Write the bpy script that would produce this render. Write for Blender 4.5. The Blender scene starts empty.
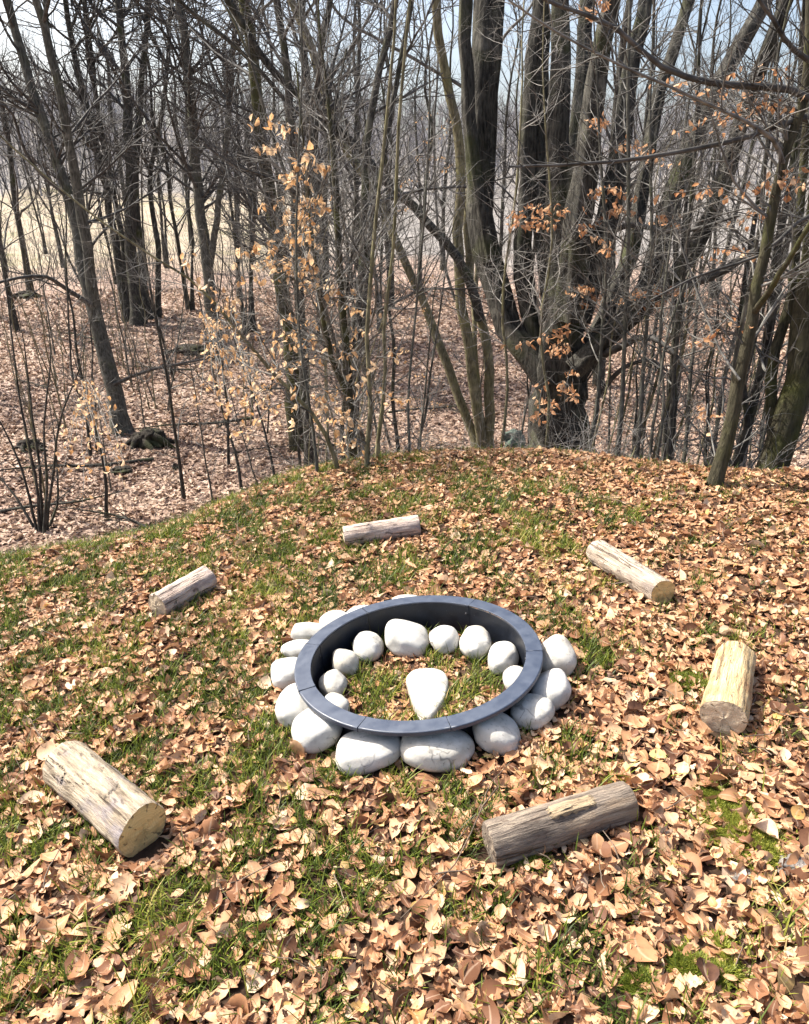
import bpy, math
import numpy as np
from mathutils import Vector, Matrix, noise as mnoise

rng = np.random.default_rng(7)
scene = bpy.context.scene
COL = scene.collection
PI = math.pi

# ------------------------------------------------------------------ camera model
W_PX, H_PX, F_PX = 809, 1024, 750.0
PITCH = math.radians(22.5)
RING = np.array([0.067, 2.584])
RING_H = 0.15
CAM = np.array([0.0, 0.0, 1.691 + RING_H])
FWD = np.array([0, math.cos(PITCH), -math.sin(PITCH)])
UPV = np.array([0, math.sin(PITCH), math.cos(PITCH)])

def ray(px, py):
    return FWD + (px - 404.5) / F_PX * np.array([1.0, 0, 0]) + (512 - py) / F_PX * UPV

def at(px, py, y):
    r = ray(px, py)
    return CAM + r * (y / r[1])

def fdepth(p):
    return float((np.asarray(p) - CAM) @ FWD)

# ------------------------------------------------------------------ terrain
SX, SY = 0.094, -0.02
CREST_PX = [(-260, 600), (-120, 572), (0, 549), (50, 541), (100, 531), (150, 519), (200, 503), (250, 485), (300, 468),
            (350, 460), (420, 453), (480, 451), (560, 452), (620, 461), (700, 469), (760, 470), (809, 470), (950, 472), (1100, 476)]
KC = np.array([0.35, 2.6])

def plane_z(x, y):
    dx = np.asarray(x) - RING[0]; dy = np.asarray(y) - RING[1]
    return SX * 3.2 * np.tanh(dx / 3.2) + SY * 6 * np.tanh(dy / 6)

def plane_hit(px, py):
    r = ray(px, py); t = 1.0
    for _ in range(60):
        p = CAM + r * t
        t += (p[2] - plane_z(p[0], p[1])) / max(0.15, -r[2]) * 0.7
    return CAM + r * t

_th, _rr = [], []
for px, py in CREST_PX:
    p = plane_hit(px, py)
    d = p[:2] - KC
    _th.append(math.atan2(d[0], d[1])); _rr.append(math.hypot(*d) - (0.40 - 0.30 * float(np.clip((px - 150) / 250, 0, 1))))
_o = np.argsort(_th)
_th = np.array(_th)[_o]; _rr = np.array(_rr)[_o]
_th = np.concatenate([[-PI, _th[0] - 0.5], _th, [_th[-1] + 0.5, PI]])
_rr = np.concatenate([[3.9, 3.2], _rr, [4.6, 3.9]])

def sinoise(x, y, s, seed=0):
    r = np.random.default_rng(seed + 11)
    v = 0
    for k in range(6):
        a = r.uniform(0, 2 * PI); f = s * r.uniform(0.6, 1.7); ph = r.uniform(0, 6.28)
        v = v + np.sin((np.cos(a) * x + np.sin(a) * y) * f + ph)
    return v / 3.4

def smooth(a, b, x):
    t = np.clip((x - a) / (b - a), 0, 1)
    return t * t * (3 - 2 * t)

def crest_s(x, y):
    dx = x - KC[0]; dy = y - KC[1]
    return np.hypot(dx, dy) - np.interp(np.arctan2(dx, dy), _th, _rr)

def height(x, y):
    x = np.asarray(x, float); y = np.asarray(y, float)
    s = np.maximum(crest_s(x, y), 0)
    base = plane_z(x, y)
    q = np.minimum(s / 3.1, 9)
    fall = 1 - np.exp(-q ** 1.6)
    d = np.hypot(x, y)
    valley = -3.0 + 0.045 * np.maximum(d - 16, 0) + 0.10 * sinoise(x, y, 0.55, 1) + 0.14 * sinoise(x, y, 0.21, 2)
    valley = valley + 0.0009 * np.maximum(d - 50, 0) ** 2 * (d < 95) + (d >= 95) * (0.0009 * 2025 + 0.085 * (np.minimum(d, 188) - 95))
    valley = valley + 2.2 * sinoise(x, y, 0.035, 17) * smooth(95, 150, d)
    valley = np.where(d > 188, valley - 0.2 * (np.minimum(d, 260) - 188), valley)
    z = base * (1 - fall) + valley * fall
    kn = (1 - fall)
    ringd = np.hypot(x - RING[0], y - RING[1])
    z = z + 0.018 * sinoise(x, y, 2.3, 3) * kn * smooth(0.6, 1.5, ringd)
    z = z + 0.02 * sinoise(x, y, 3.1, 4) * smooth(0.3, 1.5, s)
    return z

def H(x, y):
    return float(height(np.array([x]), np.array([y]))[0])

def hit(px, py, dz=0.0):
    r = ray(px, py); t0 = 0.5; prev = t0
    t = t0
    while t < 200:
        p = CAM + r * t
        if p[2] < H(p[0], p[1]) + dz:
            a, b = prev, t
            for _ in range(30):
                m = 0.5 * (a + b); p = CAM + r * m
                if p[2] < H(p[0], p[1]) + dz: b = m
                else: a = m
            return CAM + r * b
        prev = t; t += 0.04 + 0.01 * t
    return CAM + r * 100

# ------------------------------------------------------------------ material helpers
def new_mat(name):
    m = bpy.data.materials.new(name); m.use_nodes = True
    nt = m.node_tree
    for n in list(nt.nodes): nt.nodes.remove(n)
    out = nt.nodes.new('ShaderNodeOutputMaterial')
    bs = nt.nodes.new('ShaderNodeBsdfPrincipled')
    nt.links.new(bs.outputs[0], out.inputs[0])
    return m, nt, bs, out

def N(nt, t, **kw):
    n = nt.nodes.new(t)
    for k, v in kw.items():
        if k in n.inputs: n.inputs[k].default_value = v
        else: setattr(n, k, v)
    return n

def ramp(nt, fac, stops, interp='LINEAR'):
    r = nt.nodes.new('ShaderNodeValToRGB'); r.color_ramp.interpolation = interp
    e = r.color_ramp.elements
    while len(e) > 1: e.remove(e[-1])
    e[0].position = stops[0][0]; e[0].color = (*stops[0][1], 1)
    for p, c in stops[1:]:
        x = e.new(p); x.color = (*c, 1)
    nt.links.new(fac, r.inputs[0]); return r.outputs[0]

def mixc(nt, fac, a, b, mode='MIX'):
    m = nt.nodes.new('ShaderNodeMix'); m.data_type = 'RGBA'; m.blend_type = mode
    for s, v in ((m.inputs[0], fac), (m.inputs[6], a), (m.inputs[7], b)):
        if isinstance(v, (int, float)): s.default_value = v
        elif isinstance(v, tuple): s.default_value = (*v, 1)
        else: nt.links.new(v, s)
    return m.outputs[2]

def coords(nt, scale=(1, 1, 1), kind='Object'):
    tc = nt.nodes.new('ShaderNodeTexCoord'); mp = nt.nodes.new('ShaderNodeMapping')
    mp.inputs['Scale'].default_value = scale
    nt.links.new(tc.outputs[kind], mp.inputs[0]); return mp.outputs[0]

def noise(nt, vec, scale, detail=4, rough=0.55, out=0):
    n = nt.nodes.new('ShaderNodeTexNoise'); n.inputs['Scale'].default_value = scale
    n.inputs['Detail'].default_value = detail; n.inputs['Roughness'].default_value = rough
    nt.links.new(vec, n.inputs['Vector']); return n.outputs[out]

def bump(nt, bs, h, strength, dist):
    b = nt.nodes.new('ShaderNodeBump'); b.inputs['Strength'].default_value = strength; b.inputs['Distance'].default_value = dist
    nt.links.new(h, b.inputs['Height']); nt.links.new(b.outputs[0], bs.inputs['Normal'])

def map_range(nt, v, a, b, c=0.0, d=1.0):
    m = nt.nodes.new('ShaderNodeMapRange'); m.inputs[1].default_value = a; m.inputs[2].default_value = b
    m.inputs[3].default_value = c; m.inputs[4].default_value = d
    nt.links.new(v, m.inputs[0]); return m.outputs[0]

def attr(nt, name):
    a = nt.nodes.new('ShaderNodeAttribute'); a.attribute_name = name; return a

def math_n(nt, op, a, b=None):
    m = nt.nodes.new('ShaderNodeMath'); m.operation = op
    for i, v in enumerate((a, b)):
        if v is None: continue
        if isinstance(v, (int, float)): m.inputs[i].default_value = v
        else: nt.links.new(v, m.inputs[i])
    return m.outputs[0]

def leaf_material(name, stops, transl=0.25, rough=0.6):
    m, nt, bs, out = new_mat(name)
    a = attr(nt, 'rnd'); c = ramp(nt, a.outputs['Fac'], stops)
    v = coords(nt); f = noise(nt, v, 60, 3)
    c2 = mixc(nt, map_range(nt, f, 0.42, 0.8, 0.0, 0.5), c, (0.20, 0.10, 0.055))
    u = attr(nt, 'mid')            # distance from the midrib, 0..1: pale rib line
    rib = map_range(nt, u.outputs['Fac'], 0.0, 0.16, 0.35, 0.0)
    c3 = mixc(nt, rib, c2, (0.72, 0.56, 0.40))
    nt.links.new(c3, bs.inputs['Base Color']); bs.inputs['Roughness'].default_value = rough
    bs.inputs['Specular IOR Level'].default_value = 0.25
    tr = nt.nodes.new('ShaderNodeBsdfTranslucent'); nt.links.new(c3, tr.inputs[0])
    mx = nt.nodes.new('ShaderNodeMixShader'); mx.inputs[0].default_value = transl
    nt.links.new(bs.outputs[0], mx.inputs[1]); nt.links.new(tr.outputs[0], mx.inputs[2]); nt.links.new(mx.outputs[0], out.inputs[0])
    return m

LITTER = [(0.0, (0.07, 0.032, 0.02)), (0.16, (0.20, 0.09, 0.045)), (0.36, (0.39, 0.195, 0.095)), (0.62, (0.54, 0.315, 0.17)),
          (0.86, (0.58, 0.385, 0.23)), (0.96, (0.66, 0.50, 0.35)), (0.98, (0.56, 0.38, 0.13)), (1.0, (0.44, 0.18, 0.07))]
M = {}
M['leaf'] = leaf_material('fallen_leaf', LITTER, 0.18)
M['valley_leaf'] = leaf_material('valley_leaf', [(0.0, (0.07, 0.04, 0.03)), (0.3, (0.25, 0.165, 0.125)), (0.7, (0.46, 0.335, 0.245)), (1.0, (0.66, 0.53, 0.42))], 0.15)
M['dead_leaf_pale'] = leaf_material('hanging_leaf_pale', [(0.0, (0.56, 0.30, 0.12)), (0.5, (0.76, 0.50, 0.27)), (1.0, (0.86, 0.68, 0.46))], 0.4)
M['dead_leaf_red'] = leaf_material('hanging_leaf_red', [(0.0, (0.40, 0.18, 0.08)), (0.5, (0.60, 0.32, 0.16)), (1.0, (0.76, 0.52, 0.33))], 0.4)

def grass_mat(name, stops):
    m, nt, bs, out = new_mat(name)
    a = attr(nt, 'rnd'); c = ramp(nt, a.outputs['Fac'], stops)
    nt.links.new(c, bs.inputs['Base Color']); bs.inputs['Roughness'].default_value = 0.5
    bs.inputs['Specular IOR Level'].default_value = 0.3
    tr = nt.nodes.new('ShaderNodeBsdfTranslucent'); nt.links.new(c, tr.inputs[0])
    mx = nt.nodes.new('ShaderNodeMixShader'); mx.inputs[0].default_value = 0.35
    nt.links.new(bs.outputs[0], mx.inputs[1]); nt.links.new(tr.outputs[0], mx.inputs[2]); nt.links.new(mx.outputs[0], out.inputs[0])
    return m
M['grass'] = grass_mat('grass', [(0.0, (0.028, 0.045, 0.008)), (0.35, (0.08, 0.12, 0.015)), (0.60, (0.21, 0.245, 0.03)), (0.84, (0.38, 0.35, 0.07)), (1.0, (0.56, 0.42, 0.19))])
M['moss'] = grass_mat('moss', [(0.0, (0.08, 0.11, 0.015)), (0.5, (0.22, 0.25, 0.03)), (1.0, (0.46, 0.42, 0.09))])

def bark_mat(name, dark, light, moss=0.0, mosscol=(0.12, 0.14, 0.03)):
    m, nt, bs, out = new_mat(name)
    v = coords(nt, (1, 1, 0.18)); v2 = coords(nt)
    f = noise(nt, v, 38, 6, 0.65); f2 = noise(nt, v2, 4.5, 3); f3 = noise(nt, v2, 2.3, 4)
    c = ramp(nt, f, [(0.3, dark), (0.52, tuple(0.5 * (a + b) for a, b in zip(dark, light))), (0.72, light)])
    c = mixc(nt, map_range(nt, f2, 0.55, 0.75, 0, 0.6), c, tuple(min(1, x * 1.7) for x in light))
    c = mixc(nt, map_range(nt, f3, 0.62 - 0.3 * moss, 0.85 - 0.3 * moss, 0, min(1, 0.35 + moss)), c, mosscol)
    nt.links.new(c, bs.inputs['Base Color']); bs.inputs['Roughness'].default_value = 0.9
    bs.inputs['Specular IOR Level'].default_value = 0.15
    bump(nt, bs, f, 0.9, 0.03)
    return m
M['bark_dark'] = bark_mat('bark_dark', (0.007, 0.0065, 0.006), (0.105, 0.10, 0.085), 0.32, (0.06, 0.07, 0.02))
M['bark_grey'] = bark_mat('bark_grey', (0.028, 0.028, 0.023), (0.16, 0.155, 0.13), 0.25, (0.08, 0.09, 0.03))
M['bark_moss'] = bark_mat('bark_moss', (0.018, 0.017, 0.011), (0.095, 0.085, 0.055), 0.5, (0.085, 0.095, 0.022))
M['bark_olive'] = bark_mat('bark_olive', (0.05, 0.045, 0.025), (0.28, 0.25, 0.155), 0.45, (0.20, 0.19, 0.08))

def twig_mat(name, a, b):
    m, nt, bs, out = new_mat(name)
    f = noise(nt, coords(nt), 9, 3)
    nt.links.new(ramp(nt, f, [(0.3, a), (0.7, b)]), bs.inputs['Base Color']); bs.inputs['Roughness'].default_value = 0.7
    bs.inputs['Specular IOR Level'].default_value = 0.3
    return m
M['twig_dark'] = twig_mat('twig_dark', (0.018, 0.0175, 0.0165), (0.095, 0.09, 0.083))
M['twig_grey'] = twig_mat('twig_grey', (0.032, 0.031, 0.028), (0.22, 0.21, 0.19))
M['twig_pale'] = twig_mat('twig_pale', (0.09, 0.086, 0.078), (0.36, 0.34, 0.31))
M['twig_brown'] = twig_mat('twig_brown', (0.05, 0.035, 0.024), (0.22, 0.165, 0.12))
M['far_wood'] = twig_mat('far_wood', (0.20, 0.195, 0.205), (0.38, 0.365, 0.38))  # pale lavender grey paints distance haze into the far trees

# ground
def ground_mat():
    m, nt, bs, out = new_mat('ground_soil_and_litter')
    v = coords(nt)
    vo = N(nt, 'ShaderNodeTexVoronoi'); vo.inputs['Scale'].default_value = 13; vo.inputs['Randomness'].default_value = 1
    nv = nt.nodes.new('ShaderNodeTexNoise'); nv.inputs['Scale'].default_value = 10; nv.inputs['Detail'].default_value = 3
    nt.links.new(v, nv.inputs['Vector'])
    va = nt.nodes.new('ShaderNodeVectorMath'); va.operation = 'MULTIPLY_ADD'
    nt.links.new(nv.outputs['Color'], va.inputs[0]); va.inputs[1].default_value = (0.12, 0.12, 0.12); nt.links.new(v, va.inputs[2])
    nt.links.new(va.outputs[0], vo.inputs['Vector'])
    sep = nt.nodes.new('ShaderNodeSeparateColor'); nt.links.new(vo.outputs['Color'], sep.inputs[0])
    litter = ramp(nt, sep.outputs[0], [(0.0, (0.06, 0.04, 0.03)), (0.35, (0.21, 0.14, 0.11)), (0.7, (0.36, 0.265, 0.21)), (1.0, (0.52, 0.41, 0.34))])
    litter = mixc(nt, map_range(nt, noise(nt, v, 0.8, 4), 0.52, 0.72, 0, 0.55), litter, (0.10, 0.06, 0.045))
    soil = ramp(nt, noise(nt, v, 25, 5), [(0.3, (0.02, 0.013, 0.009)), (0.7, (0.075, 0.046, 0.03))])
    field = ramp(nt, noise(nt, v, 0.35, 5), [(0.3, (0.27, 0.22, 0.16)), (0.5, (0.38, 0.32, 0.24)), (0.7, (0.24, 0.22, 0.13))])
    hill = ramp(nt, noise(nt, v, 0.12, 5), [(0.3, (0.155, 0.145, 0.135)), (0.7, (0.27, 0.25, 0.235))])
    k = attr(nt, 'knoll').outputs['Fac']; d = attr(nt, 'dist').outputs['Fac']
    c = mixc(nt, k, litter, soil)
    wob = math_n(nt, 'MULTIPLY', noise(nt, v, 0.12, 3), 26)
    dd = math_n(nt, 'ADD', d, wob)
    fm = attr(nt, 'fieldm').outputs['Fac']
    c = mixc(nt, map_range(nt, dd, 55, 66), c, mixc(nt, fm, hill, field))
    c = mixc(nt, map_range(nt, dd, 104, 114), c, hill)
    nt.links.new(c, bs.inputs['Base Color']); bs.inputs['Roughness'].default_value = 0.95
    bs.inputs['Specular IOR Level'].default_value = 0.1
    bump(nt, bs, vo.outputs['Distance'], 0.6, 0.05)
    return m
M['ground'] = ground_mat()

def stone_mat():
    m, nt, bs, out = new_mat('pale_river_stone')
    v = coords(nt); oi = nt.nodes.new('ShaderNodeObjectInfo')
    va = nt.nodes.new('ShaderNodeVectorMath'); va.operation = 'ADD'
    nt.links.new(v, va.inputs[0]); nt.links.new(oi.outputs['Location'], va.inputs[1]); v = va.outputs[0]
    f = noise(nt, v, 14, 5); g = noise(nt, v, 75, 4, 0.7); w = noise(nt, v, 5, 3)
    c = ramp(nt, f, [(0.3, (0.33, 0.315, 0.27)), (0.55, (0.51, 0.495, 0.45)), (0.75, (0.63, 0.615, 0.57))])
    c = mixc(nt, map_range(nt, w, 0.5, 0.72, 0, 0.6), c, (0.40, 0.34, 0.25))
    c = mixc(nt, map_range(nt, g, 0.58, 0.68, 0, 0.7), c, (0.17, 0.155, 0.135))
    vo = N(nt, 'ShaderNodeTexVoronoi', feature='DISTANCE_TO_EDGE'); vo.inputs['Scale'].default_value = 7
    nd = nt.nodes.new('ShaderNodeVectorMath'); nd.operation = 'MULTIPLY_ADD'
    nn = nt.nodes.new('ShaderNodeTexNoise'); nn.inputs['Scale'].default_value = 9; nt.links.new(v, nn.inputs['Vector'])
    nt.links.new(nn.outputs['Color'], nd.inputs[0]); nd.inputs[1].default_value = (0.2, 0.2, 0.2); nt.links.new(v, nd.inputs[2])
    nt.links.new(nd.outputs[0], vo.inputs['Vector'])
    crack = math_n(nt, 'MULTIPLY', map_range(nt, vo.outputs['Distance'], 0.0, 0.03, 1.0, 0.0), map_range(nt, noise(nt, v, 12, 2), 0.56, 0.66))
    c = mixc(nt, math_n(nt, 'MULTIPLY', crack, 0.7), c, (0.12, 0.11, 0.10))
    r = oi.outputs['Random']
    c = mixc(nt, math_n(nt, 'MULTIPLY', r, 0.35), c, (0.44, 0.45, 0.465))
    nt.links.new(c, bs.inputs['Base Color']); bs.inputs['Roughness'].default_value = 0.75
    bs.inputs['Specular IOR Level'].default_value = 0.3
    bump(nt, bs, math_n(nt, 'ADD', g, f), 0.25, 0.006)
    return m
M['stone'] = stone_mat()

def ring_mat(name, c0, c1, spec=0.75):
    m, nt, bs, out = new_mat(name)
    f = noise(nt, coords(nt), 22, 5); g = noise(nt, coords(nt), 220, 2)
    c = ramp(nt, f, [(0.3, c0), (0.7, c1)])
    c = mixc(nt, map_range(nt, g, 0.68, 0.76, 0, 0.5), c, (0.20, 0.18, 0.16))
    nt.links.new(c, bs.inputs['Base Color'])
    nt.links.new(map_range(nt, f, 0.3, 0.7, 0.36, 0.58), bs.inputs['Roughness'])
    bs.inputs['Specular IOR Level'].default_value = spec
    return m
M['steel'] = ring_mat('black_painted_steel', (0.007, 0.009, 0.014), (0.013, 0.017, 0.026), 0.3)
M['rim'] = ring_mat('steel_sky_sheen_tint', (0.028, 0.040, 0.068), (0.040, 0.056, 0.090))  # sky reflection put into the base colour; same black paint as the wall
def simple(name, c, rough=0.6, metal=0.0):
    m, nt, bs, out = new_mat(name); f = noise(nt, coords(nt), 40, 3)
    nt.links.new(ramp(nt, f, [(0.3, tuple(x * 0.7 for x in c)), (0.7, c)]), bs.inputs['Base Color'])
    bs.inputs['Roughness'].default_value = rough; bs.inputs['Metallic'].default_value = metal
    return m
M['bolt'] = simple('bolt_steel', (0.03, 0.03, 0.035), 0.5, 0.3)

def log_mat(name, stops, patch, patchfac, streak=30):
    m, nt, bs, out = new_mat(name)
    v = coords(nt, (0.10, 1, 1)); v2 = coords(nt, (0.5, 1, 1))
    f = noise(nt, v, streak * 1.7, 6, 0.75); p = noise(nt, v2, 11, 5, 0.6); fine = noise(nt, v, 170, 3)
    c = ramp(nt, f, stops)
    c = mixc(nt, map_range(nt, p, 0.52, 0.64, 0, patchfac), c, patch)
    sp = noise(nt, v2, 42, 3)
    c = mixc(nt, map_range(nt, sp, 0.62, 0.68, 0, 0.75), c, (0.10, 0.075, 0.06))
    crack = map_range(nt, noise(nt, coords(nt, (0.05, 1, 1)), 42, 3), 0.36, 0.40, 1, 0)
    c = mixc(nt, math_n(nt, 'MULTIPLY', crack, 0.7), c, (0.07, 0.05, 0.04))
    nt.links.new(c, bs.inputs['Base Color']); bs.inputs['Roughness'].default_value = 0.85
    bs.inputs['Specular IOR Level'].default_value = 0.2
    h = math_n(nt, 'ADD', f, math_n(nt, 'MULTIPLY', fine, 0.4))
    h = math_n(nt, 'SUBTRACT', h, crack)
    bump(nt, bs, h, 1.0, 0.012)
    return m
M['log_pale'] = log_mat('log_pale', [(0.34, (0.17, 0.13, 0.095)), (0.5, (0.38, 0.315, 0.25)), (0.66, (0.56, 0.48, 0.39))], (0.20, 0.165, 0.145), 0.7)
M['log_cream'] = log_mat('log_cream', [(0.34, (0.28, 0.18, 0.09)), (0.5, (0.50, 0.37, 0.20)), (0.66, (0.64, 0.52, 0.32))], (0.27, 0.15, 0.08), 0.8)
M['log_grey'] = log_mat('log_grey', [(0.34, (0.06, 0.048, 0.04)), (0.5, (0.19, 0.155, 0.125)), (0.66, (0.37, 0.305, 0.23))], (0.28, 0.20, 0.13), 0.6)
M['log_white'] = log_mat('log_white', [(0.34, (0.13, 0.10, 0.07)), (0.5, (0.36, 0.295, 0.215)), (0.66, (0.56, 0.49, 0.38))], (0.24, 0.215, 0.225), 0.85)
M['log_pink'] = log_mat('log_pink', [(0.34, (0.24, 0.175, 0.145)), (0.5, (0.46, 0.37, 0.31)), (0.66, (0.63, 0.54, 0.47))], (0.24, 0.19, 0.185), 0.65)
M['bark_scab'] = log_mat('bark_scab', [(0.3, (0.20, 0.145, 0.09)), (0.55, (0.36, 0.28, 0.18)), (0.72, (0.48, 0.40, 0.28))], (0.20, 0.14, 0.09), 0.6)

def cut_mat(name, a, b):
    m, nt, bs, out = new_mat(name)
    v = coords(nt)
    wv = nt.nodes.new('ShaderNodeTexWave'); wv.wave_type = 'RINGS'; wv.rings_direction = 'X'
    wv.inputs['Scale'].default_value = 42; wv.inputs['Distortion'].default_value = 6; wv.inputs['Detail'].default_value = 3
    nt.links.new(v, wv.inputs['Vector'])
    c = mixc(nt, map_range(nt, wv.outputs['Fac'], 0, 1, 0.35, 0.75), a, b)
    c = mixc(nt, map_range(nt, noise(nt, v, 22, 4), 0.5, 0.7, 0, 0.6), c, tuple(x * 0.5 for x in a))
    sx = nt.nodes.new('ShaderNodeSeparateXYZ'); nt.links.new(v, sx.inputs[0])
    an = math_n(nt, 'ARCTAN2', sx.outputs[1], sx.outputs[2])
    cmb = nt.nodes.new('ShaderNodeCombineXYZ'); nt.links.new(an, cmb.inputs[0])
    rad = math_n(nt, 'SQRT', math_n(nt, 'ADD', math_n(nt, 'MULTIPLY', sx.outputs[1], sx.outputs[1]), math_n(nt, 'MULTIPLY', sx.outputs[2], sx.outputs[2])))
    nt.links.new(math_n(nt, 'MULTIPLY', rad, 6.0), cmb.inputs[1])
    ck = map_range(nt, noise(nt, cmb.outputs[0], 3.2, 3), 0.36, 0.40, 1, 0)
    c = mixc(nt, math_n(nt, 'MULTIPLY', ck, 0.75), c, (0.10, 0.065, 0.03))
    saw = noise(nt, coords(nt, (1, 0.08, 1)), 160, 2)
    c = mixc(nt, map_range(nt, saw, 0.45, 0.7, 0, 0.35), c, tuple(x * 0.55 for x in a))
    nt.links.new(c, bs.inputs['Base Color']); bs.inputs['Roughness'].default_value = 0.9
    bump(nt, bs, math_n(nt, 'SUBTRACT', noise(nt, v, 90, 3), ck), 0.7, 0.005)
    return m
M['cut_yellow'] = cut_mat('sawn_wood_yellow', (0.62, 0.40, 0.14), (0.76, 0.56, 0.25))
M['cut_brown'] = cut_mat('sawn_wood_brown', (0.46, 0.35, 0.23), (0.62, 0.52, 0.38))
M['mossy_rock'] = bark_mat('mossy_rock', (0.05, 0.07, 0.06), (0.20, 0.24, 0.21), 0.5, (0.08, 0.16, 0.08))
M['rot_wood'] = bark_mat('rotten_wood', (0.012, 0.010, 0.008), (0.06, 0.052, 0.042), 0.45, (0.05, 0.065, 0.02))
M['grey_bark_bit'] = bark_mat('grey_bark_bit', (0.07, 0.065, 0.06), (0.36, 0.33, 0.30), 0.0)

# ------------------------------------------------------------------ object helpers
def mesh_np(name, verts, faces, mats, parent=None, smooth=True, attrs=None, loc=None):
    """verts (V,3), faces (F,k) ndarray (one k) -> one mesh object"""
    me = bpy.data.meshes.new(name)
    v = np.asarray(verts, np.float32)
    if loc is not None: v = v - np.asarray(loc, np.float32)
    f = np.asarray(faces, np.int32); k = f.shape[1]
    me.vertices.add(len(v)); me.vertices.foreach_set('co', v.ravel())
    me.loops.add(f.size); me.loops.foreach_set('vertex_index', f.ravel())
    me.polygons.add(len(f))
    me.polygons.foreach_set('loop_start', np.arange(0, f.size, k, dtype=np.int32))
    if smooth: me.polygons.foreach_set('use_smooth', np.ones(len(f), bool))
    me.update(calc_edges=True)
    for an, av in (attrs or {}).items():
        a = me.attributes.new(an, 'FLOAT', 'POINT'); a.data.foreach_set('value', np.asarray(av, np.float32))
    for mm in (mats if isinstance(mats, (list, tuple)) else [mats]): me.materials.append(mm)
    o = bpy.data.objects.new(name, me); COL.objects.link(o)
    if parent is not None: o.parent = parent
    if loc is not None and parent is None: o.location = [float(t) for t in loc]
    return o

def tag(o, label=None, cat=None, group=None, kind=None):
    if label: o['label'] = label
    if cat: o['category'] = cat
    if group: o['group'] = group
    if kind: o['kind'] = kind
    return o

def thing(name, label, cat, loc, group=None, rot=None):
    o = bpy.data.objects.new(name, None); COL.objects.link(o); o.location = [float(t) for t in loc]
    o.empty_display_size = 0.1
    if rot is not None: o.rotation_euler = rot
    return tag(o, label, cat, group)

def copy_tree(o, parent=None):
    c = o.copy(); COL.objects.link(c)
    if parent is not None: c.parent = parent
    for ch in list(o.children): copy_tree(ch, c)
    return c

# ------------------------------------------------------------------ tubes
class Tubes:
    def __init__(s): s.b = []
    def add(s, P, R, sides):
        P = np.asarray(P, float); R = np.asarray(R, float)
        if P.ndim == 2: P = P[None]; R = R[None]
        if len(P): s.b.append((P, R, sides))
    def build(s, name, mat, parent, loc, rough=0.0):
        V, Fc, n0 = [], [], 0
        for P, R, k in s.b:
            Mn, n = P.shape[:2]
            T = np.gradient(P, axis=1); T /= np.linalg.norm(T, axis=2, keepdims=True) + 1e-9
            mt = np.abs(T.mean(1)); ref = np.eye(3)[np.argmin(mt, 1)][:, None, :]
            A = np.cross(T, ref); A /= np.linalg.norm(A, axis=2, keepdims=True) + 1e-9
            B = np.cross(T, A)
            an = np.arange(k) / k * 2 * PI
            rr = R[:, :, None] * np.ones(k)
            if rough and k > 5:
                ii = np.arange(n)[None, :, None]
                ph = rng.uniform(0, 6.28, (Mn, 1, 1))
                rr = rr * (1 + rough * (np.sin(3 * an + ph + 0.35 * ii) * 0.5 + np.sin(5 * an - 1.7 * ph + 0.2 * ii) * 0.4 + rng.normal(0, 0.25, (Mn, n, k))))
            v = P[:, :, None, :] + rr[..., None] * (np.cos(an)[:, None] * A[:, :, None, :] + np.sin(an)[:, None] * B[:, :, None, :])
            idx = np.arange(Mn * n * k).reshape(Mn, n, k) + n0
            a = idx[:, :-1, :]; b = np.roll(idx, -1, 2)[:, :-1, :]; c = np.roll(idx, -1, 2)[:, 1:, :]; d = idx[:, 1:, :]
            Fc.append(np.stack([a, b, c, d], -1).reshape(-1, 4)); V.append(v.reshape(-1, 3)); n0 += Mn * n * k
        V = np.concatenate(V); Fc = np.concatenate(Fc)
        return mesh_np(name, V - np.asarray(loc), Fc, mat, parent)

def norm(a): return a / (np.linalg.norm(a, axis=-1, keepdims=True) + 1e-9)

def grow(P0, D, L, n, wander, up):
    P = [P0]; d = norm(D); st = (L / (n - 1))[:, None]
    for _ in range(n - 1):
        d = norm(d + rng.normal(0, wander, d.shape) + np.array([0, 0, up]))
        P.append(P[-1] + d * st)
    return np.stack(P, 1)

def sprout(P, R, count, t0, t1, ang, flat=0.3, weight=None):
    """positions, directions, parent radius of `count` children over polylines P (M,n,3)"""
    Mn, n = P.shape[:2]
    w = np.linalg.norm(np.diff(P, axis=1), axis=2).sum(1) if weight is None else weight
    i = rng.choice(Mn, count, p=w / w.sum())
    t = rng.uniform(t0, t1, count) * (n - 1); k = np.minimum(t.astype(int), n - 2); fr = (t - k)[:, None]
    p = P[i, k] * (1 - fr) + P[i, k + 1] * fr
    r = R[i, k] * (1 - fr[:, 0]) + R[i, k + 1] * fr[:, 0]
    T = norm(P[i, k + 1] - P[i, k])
    q = rng.normal(0, 1, (count, 3)); q[:, 2] *= (1 - flat); q = norm(q - (q * T).sum(1, keepdims=True) * T)
    a = rng.normal(ang, 0.18, count)[:, None]
    return p, norm(T * np.cos(a) + q * np.sin(a)), r, t / (n - 1), i

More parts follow.
